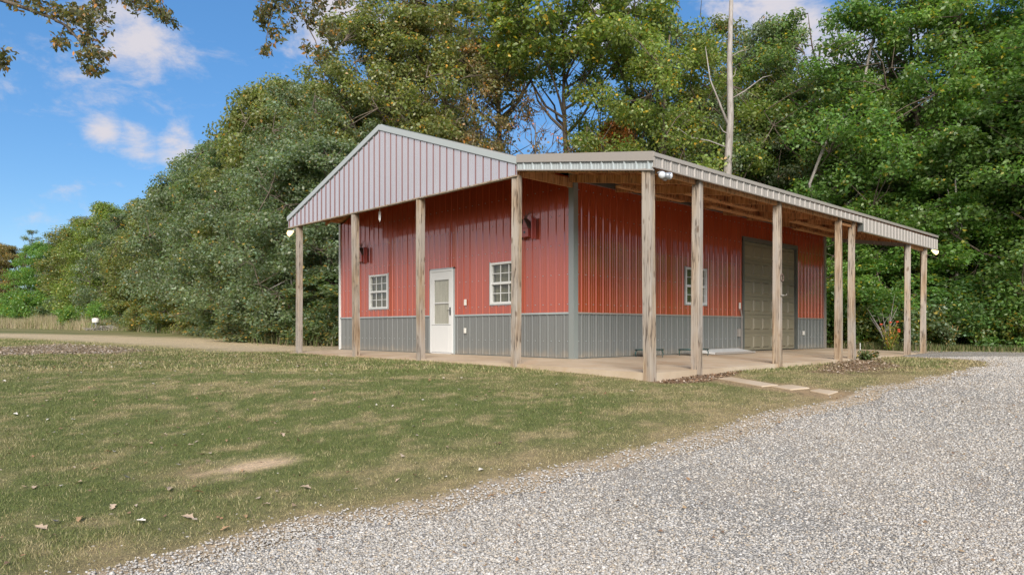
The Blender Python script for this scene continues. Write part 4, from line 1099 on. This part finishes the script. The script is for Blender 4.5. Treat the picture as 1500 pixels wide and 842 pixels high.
x, y = at(1260, 514, -.05); t = empty('marker_stake', (x, y, gz(x, y)), 'thin orange and white marker stake behind the patio', 'stake')
MB().tube([(0, 0, -.2), (0, 0, .30)], .012, 8).build('lower_rod', M['orange'], t); MB().tube([(0, 0, .30), (0, 0, .52)], .012, 8).build('upper_rod', M['white'], t)

# tall dry grass along the woods
def tall_grass(name, pts, width, n, h, cols, label):
    P = np.array([atd(px, d) for px, d in pts]); k = RNG.random(n)*(len(P)-1); i = np.minimum(k.astype(int), len(P)-2); f_ = (k-i)[:, None]
    q = P[i]*(1-f_)+P[i+1]*f_+RNG.normal(size=(n, 2))*width
    x, y = q[:, 0], q[:, 1]; z = ground_z(x, y); hh = h*(.45+.75*RNG.random(n))*(.5+fbm(x*.5, y*.5, 88, 2)); w = .022+.02*RNG.random(n)
    a = RNG.random(n)*6.283; b = RNG.random(n)*6.283; le = RNG.random(n)*.45
    dx, dy = np.cos(a)*w/2, np.sin(a)*w/2
    V = np.stack([np.stack([x-dx, y-dy, z], -1), np.stack([x+dx, y+dy, z], -1), np.stack([x+np.cos(b)*hh*le, y+np.sin(b)*hh*le, z+hh], -1)], 1).reshape(-1, 3)
    c = np.array(cols)[RNG.integers(0, len(cols), n)]*(.7+.6*RNG.random((n, 1)))
    o = bpy.data.objects.new(name, np_mesh(name, V, np.arange(3*n).reshape(-1, 3), np.repeat(c, 3, 0), M['grassblade'])); link(o, kind='stuff', label=label, cat='tall grass')
tall_grass('tall_grass', [(-120, 76), (0, 73), (60, 70), (120, 65), (170, 60)], .9, 26000, 1.1, [(.36, .30, .19), (.30, .25, .15), (.22, .23, .10), (.40, .33, .24)], 'tall dry straw coloured grass in front of the far left woods')
tall_grass('meadow_edge', [(170, 58), (240, 50), (300, 42), (350, 35), (400, 30), (440, 27.3), (500, 25.2)], .5, 14000, .5, [(.18, .17, .09), (.12, .15, .05), (.25, .21, .13)], 'rough uncut grass along the foot of the left woods')
tall_grass('ground_cover', [(1215, 22.8), (1300, 22.2), (1380, 21.8), (1450, 21.4), (1560, 20.8)], .5, 7000, .24, [(.09, .12, .035), (.13, .14, .05), (.07, .10, .03), (.2, .17, .09)], 'weedy ground cover between the gravel and the right hand woods')

# game feeder and brush pile
x, y = atd(140, 58); zg = gz(x, y)
t = empty('game_feeder', (x, y, zg), 'small whitish barrel feeder on thin legs in front of the far left woods', 'feeder')
m = MB(); m.lathe([(.24, .0), (.27, .05), (.27, .30), (.22, .38), (.05, .41)], (0, 0, .62), 16); m.build('barrel', M['plastic'], t, smooth=True)
m = MB(); m.lathe([(.10, 0), (.16, .12)], (0, 0, .50), 12); m.build('spreader', M['lampgrey'], t, smooth=True)
for k in range(3):
    a = k*2.094+.4; m = MB(); m.tube([(.22*math.cos(a), .22*math.sin(a), .72), (.38*math.cos(a), .38*math.sin(a), -.05)], .022, 6); m.build('leg', M['lampgrey'], t)
x, y = atd(158, 56.5); zg = gz(x, y)
t = empty('brush_pile', (x, y, zg), 'low heap of grey cut branches beside the feeder', 'brush pile')
random.seed(5); m = MB()
for k in range(70):
    a = random.uniform(-1.8, 1.9); h = random.uniform(.02, .35)*(1-abs(a)/2.4); b = random.uniform(-.7, .7)
    p = Vector(camvec(a, h)); e = p+Vector(camvec(random.uniform(-.9, .9), random.uniform(-.1, .25)))+Vector((random.uniform(-.4, .4), random.uniform(-.4, .4), 0))
    m.tube([p, p.lerp(e, .5)+Vector((0, 0, random.uniform(0, .1))), e], [.03, .022, .01], 5)
m.build('branch', M['palebark'], t)

# ------------------------------------------------------------------ litter
def chips(name, P, n, size, cols, label, zlift=.004):
    mn, mx = P.min(0), P.max(0); x = mn[0]+(mx[0]-mn[0])*RNG.random(n*6); y = mn[1]+(mx[1]-mn[1])*RNG.random(n*6)
    k = in_poly(x, y, P); x, y = x[k][:n], y[k][:n]; n = len(x)
    a = RNG.random(n)*6.283; s = size*(.5+RNG.random(n)); z = ground_z(x, y)+zlift+.012*RNG.random(n)
    ti = RNG.normal(size=(n, 4))*.25
    off = [(-.5, -.2), (.1, -.35), (.55, .05), (-.05, .32)]
    V = np.stack([np.stack([x+s*(u*np.cos(a)-v*np.sin(a)), y+s*(u*np.sin(a)+v*np.cos(a)), z+s*np.abs(ti[:, j])], -1) for j, (u, v) in enumerate(off)], 1).reshape(-1, 3)
    c = np.array(cols)[RNG.integers(0, len(cols), n)]*(.7+.6*RNG.random((n, 1)))
    o = bpy.data.objects.new(name, np_mesh(name, V, np.arange(4*n).reshape(-1, 4), np.repeat(c, 4, 0), M['litter'])); link(o, kind='stuff', label=label, cat='leaf litter')
BR = [(.24, .15, .09), (.32, .23, .15), (.17, .11, .07), (.38, .31, .24), (.28, .16, .09)]
cor = np.array([(-1.75, -3.25), (-1.3, -3.02), (.6, -3.0), (.9, -3.2), (.2, -3.45), (-1.0, -3.6)])
chips('mulch_litter', mulch, 2400, .034, [(.30, .2, .12), (.38, .29, .2), (.22, .15, .10), (.44, .36, .28)], 'brown leaf litter heaped on the mulch patch by the far patio edge')
chips('corner_litter', cor, 1100, .034, BR, 'dry brown leaves drifted against the slab by the corner post')
chips('debris_litter', debris, 2200, .06, [(.30, .23, .16), (.36, .29, .22), (.24, .18, .12), (.46, .40, .34)], 'leaf debris on the bare strip at the far left of the lawn')
lawnP = G([(-40, 560), (0, 512), (300, 515), (440, 520), (560, 545), (800, 560), (930, 560), (800, 660), (400, 760), (100, 830), (-100, 860)])
chips('lawn_litter', lawnP, 1100, .038, BR+[(.44, .40, .34)], 'small dry leaf bits sprinkled over the lawn', .012)
driveP = G([(300, 838), (600, 745), (1000, 645), (1250, 582), (1440, 550), (1500, 560), (1560, 700), (1600, 838)])
chips('drive_litter', driveP, 420, .028, [(.30, .19, .11), (.38, .27, .16), (.22, .14, .09)], 'brown leaf bits lying among the gravel', .022)
def leaf_mesh(seed):
    rr = random.Random(seed); n = 9; m = MB()
    for i in range(n+1):
        u = i/n; w = (.30*math.sin(math.pi*u**.8)+.02)*(1+.45*math.sin(u*17+seed)); cz = .28*math.sin(u*2.6+seed)*u
        for v in (-1, -.5, 0, .5, 1): m.v.append((u-.5, w*v, .10+cz*.6+.30*abs(v)**1.5*w+rr.uniform(-.02, .02)))
    for i in range(n):
        for j in range(4): m.f.append([i*5+j, i*5+j+1, (i+1)*5+j+1, (i+1)*5+j])
    me = m.mesh('fallen_leaf', M['litter'], False)
    a = me.attributes.new('tint', 'FLOAT_COLOR', 'POINT'); a.data.foreach_set('color', np.ones(len(me.vertices)*4, np.float32)); return me
LM = [leaf_mesh(k) for k in range(4)]
big_leaves = [(10, 633, .10, 2), (22, 609, .13, 2), (70, 618, .09, 2), (108, 618, .09, 2), (205, 770, .15, 2), (118, 766, .15, 1), (136, 766, .09, 0), (60, 776, .17, 0), (248, 721, .17, 0), (290, 727, .14, 1), (275, 762, .16, 0), (165, 746, .13, 0), (330, 780, .10, 1), (447, 718, .16, 0), (355, 694, .07, 1),
              (170, 638, .12, 0), (240, 640, .11, 0), (270, 640, .12, 2), (280, 655, .10, 0), (186, 655, .10, 0), (332, 650, .09, 1), (158, 664, .12, 1), (115, 712, .12, 0), (50, 716, .12, 0), (140, 690, .09, 1), (5, 560, .14, 2), (120, 548, .13, 2), (200, 573, .12, 0), (60, 540, .13, 0), (205, 534, .12, 2), (865, 634, .11, 0),
              (895, 630, .09, 2), (653, 704, .10, 2), (705, 691, .12, 2), (925, 574, .10, 2), (804, 664, .07, 0), (583, 708, .09, 0), (1180, 600, .09, 0), (415, 640, .11, 0), (370, 547, .12, 2), (390, 742, .1, 0), (360, 760, .09, 1), (720, 728, .12, 1), (795, 725, .10, 1), (1085, 635, .12, 0), (120, 508, .2, 2), (150, 520, .2, 2), (85, 516, .2, 0)]
LC = [(.44, .34, .25), (.36, .23, .13), (.66, .62, .57)]
for i, (px, py, s_, ci) in enumerate(big_leaves):
    x, y = at(px, py); o = bpy.data.objects.new('fallen_leaf', LM[i % 4]); o.location = (x, y, gz(x, y)+.012); o.scale = (s_*.68, s_*.46, s_*.6); o.rotation_euler = (random.uniform(-.3, .3), random.uniform(-.3, .3), i*2.1)
    k = random.uniform(.8, 1.1); o.color = tuple(v*k for v in LC[ci])+(1,)
    link(o, None, ['curled tan dead leaf lying on the ground', 'curled rust brown dead leaf lying on the ground', 'curled whitish dead leaf lying on the lawn'][ci], 'fallen leaf', ['tan fallen leaves', 'rust brown fallen leaves', 'whitish fallen leaves'][ci])
# small tufts of darker grass by the drive (part of the lawn)

# ------------------------------------------------------------------ overhanging oak, trunk out of view on the left
ox, oy = cd2w(-10.5, 6.0); oz = gz(ox, oy)
OT = empty('overhanging_oak', (ox, oy, oz), 'oak whose drooping leafy branches hang in at the top left of the view', 'tree')
def cdz(px, py, d):                 # survey sheet point at a distance, relative to the oak's base
    c = (px-750)/F*d; x, y = cd2w(c, d); z = CAM[2]-(py-482)/F*d
    return Vector((x-ox, y-oy, z-oz))
def cw(c, d, z): x, y = cd2w(c, d); return Vector((x-ox, y-oy, z-oz))
m = MB()
m.tube([cw(-10.5, 6, oz-.3), cw(-10.4, 6.1, 1.2), cw(-10.1, 6.2, 3.2), cw(-9.9, 6.4, 5.4), cw(-9.6, 6.8, 7.5), cw(-9.2, 7, 9.5)], [.36, .30, .26, .22, .15, .06], 12)
m.build('trunk', M['bark'], OT, smooth=True)
m = MB()
main = [cw(-10.0, 6.3, 4.2), cw(-8.6, 7.0, 5.2), cw(-7.2, 7.8, 5.5), cw(-5.6, 8.4, 5.6), cw(-4.0, 8.7, 5.4), cw(-2.6, 8.8, 5.0)]
m.tube(main, [.15, .12, .10, .08, .06, .03], 8)
tw = [([cw(-7.2, 7.8, 5.5), cdz(-30, -10, 8.2), cdz(25, 8, 8.2), cdz(75, 26, 8.1), cdz(95, 37, 8.1), cdz(115, 58, 8.0), cdz(130, 78, 8.0), cdz(138, 104, 8.0)], .03),
      ([cdz(75, 26, 8.1), cdz(110, 18, 8.3), cdz(150, 40, 8.3)], .014), ([cdz(95, 37, 8.1), cdz(90, 50, 8.2), cdz(86, 66, 8.2)], .010),
      ([cw(-5.6, 8.4, 5.6), cdz(160, -25, 8.6), cdz(185, 0, 8.6), cdz(225, 12, 8.6), cdz(254, 34, 8.6)], .018),
      ([cw(-7.2, 7.8, 5.5), cdz(-45, 40, 7.6), cdz(-15, 72, 7.6), cdz(12, 96, 7.6)], .02),
      ([cw(-4.0, 8.7, 5.4), cdz(405, -20, 8.9), cdz(428, 0, 8.9), cdz(445, 28, 8.9), cdz(462, 60, 8.9), cdz(470, 88, 8.9)], .02),
      ([cdz(428, 0, 8.9), cdz(400, 15, 8.8), cdz(392, 45, 8.8), cdz(388, 78, 8.8)], .012),
      ([cw(-2.6, 8.8, 5.0), cdz(460, -15, 9.0), cdz(490, 0, 9.0), cdz(518, 4, 9.0)], .012), ([cdz(445, 28, 8.9), cdz(480, 45, 9.), cdz(500, 66, 9.)], .010)]
cs, rs = [], []
for pl, r0 in tw:
    m.tube(pl, [r0*(1-.8*i/(len(pl)-1)) for i in range(len(pl))], 6)
m.build('limb', M['bark'], OT, smooth=True)
random.seed(12)
def blob(px, py, d, r, k=6):
    for _ in range(k):
        cs.append(tuple(cdz(px+random.gauss(0, r*.5), py+random.gauss(0, r*.5), d+random.gauss(0, .12)))); rs.append(.075)
for a in [(70, 8, 8.1, 16, 9), (95, 22, 8.1, 18, 12), (120, 15, 8.2, 22, 14), (140, 35, 8.2, 18, 12), (150, 8, 8.2, 16, 8), (128, 55, 8.0, 14, 8), (138, 74, 8, 11, 9), (122, 78, 8, 8, 4), (155, 80, 8, 7, 3), (132, 98, 8, 9, 5), (142, 106, 8, 6, 3), (86, 58, 8.2, 10, 7), (50, 6, 8.2, 12, 4),
          (185, 2, 8.6, 10, 6), (205, 6, 8.6, 12, 8), (228, 12, 8.6, 14, 12), (245, 22, 8.6, 9, 6), (256, 34, 8.6, 4, 2), (5, 84, 7.6, 11, 9), (0, 100, 7.6, 6, 3), (20, 4, 8.2, 14, 4),
          (392, 10, 8.8, 14, 12), (388, 32, 8.8, 10, 7), (400, 50, 8.8, 10, 6), (390, 74, 8.8, 6, 5), (412, 8, 8.8, 14, 8), (440, 15, 8.9, 14, 8), (455, 30, 8.9, 12, 7), (475, 42, 8.9, 12, 9), (488, 48, 8.9, 10, 7), (482, 62, 8.9, 12, 9), (470, 80, 8.9, 9, 6), (470, 8, 9., 14, 8), (500, 3, 9, 12, 7), (448, 70, 8.9, 7, 3), (425, 40, 8.9, 9, 4)]: blob(*a)
random.seed(13)
for _ in range(520):            # foliage of the limb above the view
    k = random.random()*(len(main)-1); i = int(k); p = main[i].lerp(main[i+1], k-i)
    p = p+Vector((random.gauss(0, .6), random.gauss(0, .6), random.gauss(.7, .45)))
    c_, d_ = w2cd(p.x+ox, p.y+oy); qx, qy = 750+F*c_/d_, 482-F*(p.z+oz-CAM[2])/d_
    if qx < -60 or qy < -50: cs.append(tuple(p)); rs.append(.22)
crown_pts = [cw(-9.6, 6.8, 7.5), cw(-9.9, 6.4, 5.4), cw(-9.2, 7, 9.5), cw(-10, 6.3, 4.6)]
for _ in range(420):
    p = random.choice(crown_pts)+Vector((random.gauss(0, 1.3), random.gauss(0, 1.3), random.gauss(.4, .9)))
    c_, d_ = w2cd(p.x+ox, p.y+oy)
    if d_ > 2 and (750+F*c_/d_ < -90): cs.append(tuple(p)); rs.append(.3)
for pl, r0 in tw:               # the twigs carry leaves outside the view too
    for i in range(60):
        k = random.random()*(len(pl)-1); j = int(k); p = pl[j].lerp(pl[j+1], k-j)+Vector((random.gauss(0, .12), random.gauss(0, .12), random.gauss(0, .1)))
        c_, d_ = w2cd(p.x+ox, p.y+oy); qx, qy = 750+F*c_/d_, 482-F*(p.z+oz-CAM[2])/d_
        if qx < -30 or qy < -20: cs.append(tuple(p)); rs.append(.1)
V, Fc, c = leaves(cs, rs, 16, .062, .030, 99, up=.0, flat=1., odd=.14)
o = bpy.data.objects.new('foliage', np_mesh('foliage', V, Fc, c, M['leaf'])); o.color = (.085, .085, .04, 1); link(o, OT)

# ------------------------------------------------------------------ camera, light, sky
cam = bpy.data.cameras.new('camera'); co = bpy.data.objects.new('camera', cam); COL.objects.link(co)
co.location = CAM; co.rotation_euler = (R(90), 0, -math.atan2(D2[1], D1[1]))
cam.sensor_width = 36; cam.lens = 36*F/1500; cam.shift_y = (482-421)/1500; cam.clip_end = 3000; cam.clip_start = .05
scn.camera = co
# low soft evening sun from behind and to the left of the viewpoint
SUN_EL, azv = R(32), (-.66, -.75)        # horizontal direction towards the sun (world)
l_ = math.hypot(*azv); azv = (azv[0]/l_, azv[1]/l_)
sv = Vector((azv[0]*math.cos(SUN_EL), azv[1]*math.cos(SUN_EL), math.sin(SUN_EL)))
sl = bpy.data.lights.new('sun', 'SUN'); so = bpy.data.objects.new('sun', sl); COL.objects.link(so)
sl.energy = 3.6; sl.angle = R(35); sl.color = (1, .93, .84)
so.rotation_euler = sv.to_track_quat('Z', 'Y').to_euler()
w = bpy.data.worlds.new('World'); scn.world = w; w.use_nodes = True; nt_ = w.node_tree
bg = nt_.nodes['Background']; sky = nt_.nodes.new('ShaderNodeTexSky'); sky.sky_type = 'NISHITA'; sky.sun_disc = False
sky.sun_elevation = SUN_EL; sky.sun_rotation = math.atan2(azv[0], azv[1]); sky.air_density = 1.0; sky.dust_density = .3; sky.ozone_density = 2.5
SKY_STR = .15
bg.inputs['Strength'].default_value = SKY_STR
tc = nt_.nodes.new('ShaderNodeTexCoord')
def wn(t, **k):
    o = nt_.nodes.new(t)
    for a, b in k.items(): setattr(o, a, b)
    return o
def wmath(op, a, b=None):
    o = wn('ShaderNodeMath', operation=op)
    for i, v in enumerate((a, b)):
        if v is None: continue
        if isinstance(v, (int, float)): o.inputs[i].default_value = v
        else: nt_.links.new(v, o.inputs[i])
    return o.outputs[0]
mp = wn('ShaderNodeMapping'); mp.inputs['Scale'].default_value = (1, 1, 2.0); nt_.links.new(tc.outputs['Generated'], mp.inputs['Vector'])
no = wn('ShaderNodeTexNoise'); no.inputs['Scale'].default_value = 11; no.inputs['Detail'].default_value = 10; no.inputs['Roughness'].default_value = .64; no.inputs['Distortion'].default_value = .25
nt_.links.new(mp.outputs[0], no.inputs['Vector'])
def sky_dir(px, py):
    c = (px-750)/F; x = c*D2[0]+D2[1]; y = c*D1[0]+D1[1]; z = -(py-482)/F
    l = math.sqrt(x*x+y*y+z*z); return (x/l, y/l, z/l)
total = None
for px, py, rad, amp in [(205, 62, 78, .42), (165, 18, 70, .34), (235, 95, 30, .2), (60, 40, 50, .16), (152, 192, 30, .40), (205, 204, 34, .38), (262, 212, 40, .46), (500, 35, 75, .52), (560, 60, 60, .4), (1135, 8, 95, .6), (1300, 260, 170, .55), (1230, 120, 150, .42), (1460, 200, 150, .45), (620, 120, 90, .25), (900, 20, 100, .35)]:
    v = wn('ShaderNodeVectorMath', operation='DISTANCE'); nt_.links.new(tc.outputs['Generated'], v.inputs[0]); v.inputs[1].default_value = sky_dir(px, py)
    mr = wn('ShaderNodeMapRange', interpolation_type='SMOOTHSTEP'); nt_.links.new(v.outputs['Value'], mr.inputs[0])
    mr.inputs[1].default_value = 0; mr.inputs[2].default_value = rad/F*1.15; mr.inputs[3].default_value = amp; mr.inputs[4].default_value = 0
    total = mr.outputs[0] if total is None else wmath('MAXIMUM', total, mr.outputs[0])
# unseen broken cloud, added out of view to whiten the gable's reflection
dt_ = wn('ShaderNodeVectorMath', operation='DOT_PRODUCT'); nt_.links.new(tc.outputs['Generated'], dt_.inputs[0]); dt_.inputs[1].default_value = (-.86, .30, .36)
mr = wn('ShaderNodeMapRange', interpolation_type='SMOOTHSTEP'); nt_.links.new(dt_.outputs['Value'], mr.inputs[0]); mr.inputs[1].default_value = .25; mr.inputs[2].default_value = .8; mr.inputs[3].default_value = 0; mr.inputs[4].default_value = .62
total = wmath('MAXIMUM', total, mr.outputs[0])
sm = wmath('ADD', total, wmath('MULTIPLY', no.outputs['Fac'], 1.75))
mr = wn('ShaderNodeMapRange', interpolation_type='SMOOTHSTEP'); nt_.links.new(sm, mr.inputs[0]); mr.inputs[1].default_value = .92; mr.inputs[2].default_value = 1.5; mr.inputs[3].default_value = 0; mr.inputs[4].default_value = .9
mixc = wn('ShaderNodeMix', data_type='RGBA'); nt_.links.new(mr.outputs[0], mixc.inputs[0]); hs2 = wn('ShaderNodeHueSaturation'); hs2.inputs['Saturation'].default_value = 1.25; hs2.inputs['Value'].default_value = .72; nt_.links.new(sky.outputs[0], hs2.inputs['Color']); mb_ = wn('ShaderNodeMix', data_type='RGBA'); mb_.inputs[0].default_value = .55; nt_.links.new(hs2.outputs[0], mb_.inputs[6]); mb_.inputs[7].default_value = (.36, .95, 2.1, 1); nt_.links.new(mb_.outputs[2], mixc.inputs[6])
mixc.inputs[7].default_value = (2.85, 2.66, 2.75, 1)
nt_.links.new(mixc.outputs[2], bg.inputs['Color'])

scn.render.engine = 'CYCLES'
scn.view_settings.view_transform = 'Standard'; scn.view_settings.look = 'None'; scn.view_settings.gamma = 1; scn.view_settings.exposure = .86
scn.render.resolution_x = 1024; scn.render.resolution_y = 574
scn.cycles.max_bounces = 8; scn.cycles.diffuse_bounces = 6; scn.cycles.transparent_max_bounces = 8
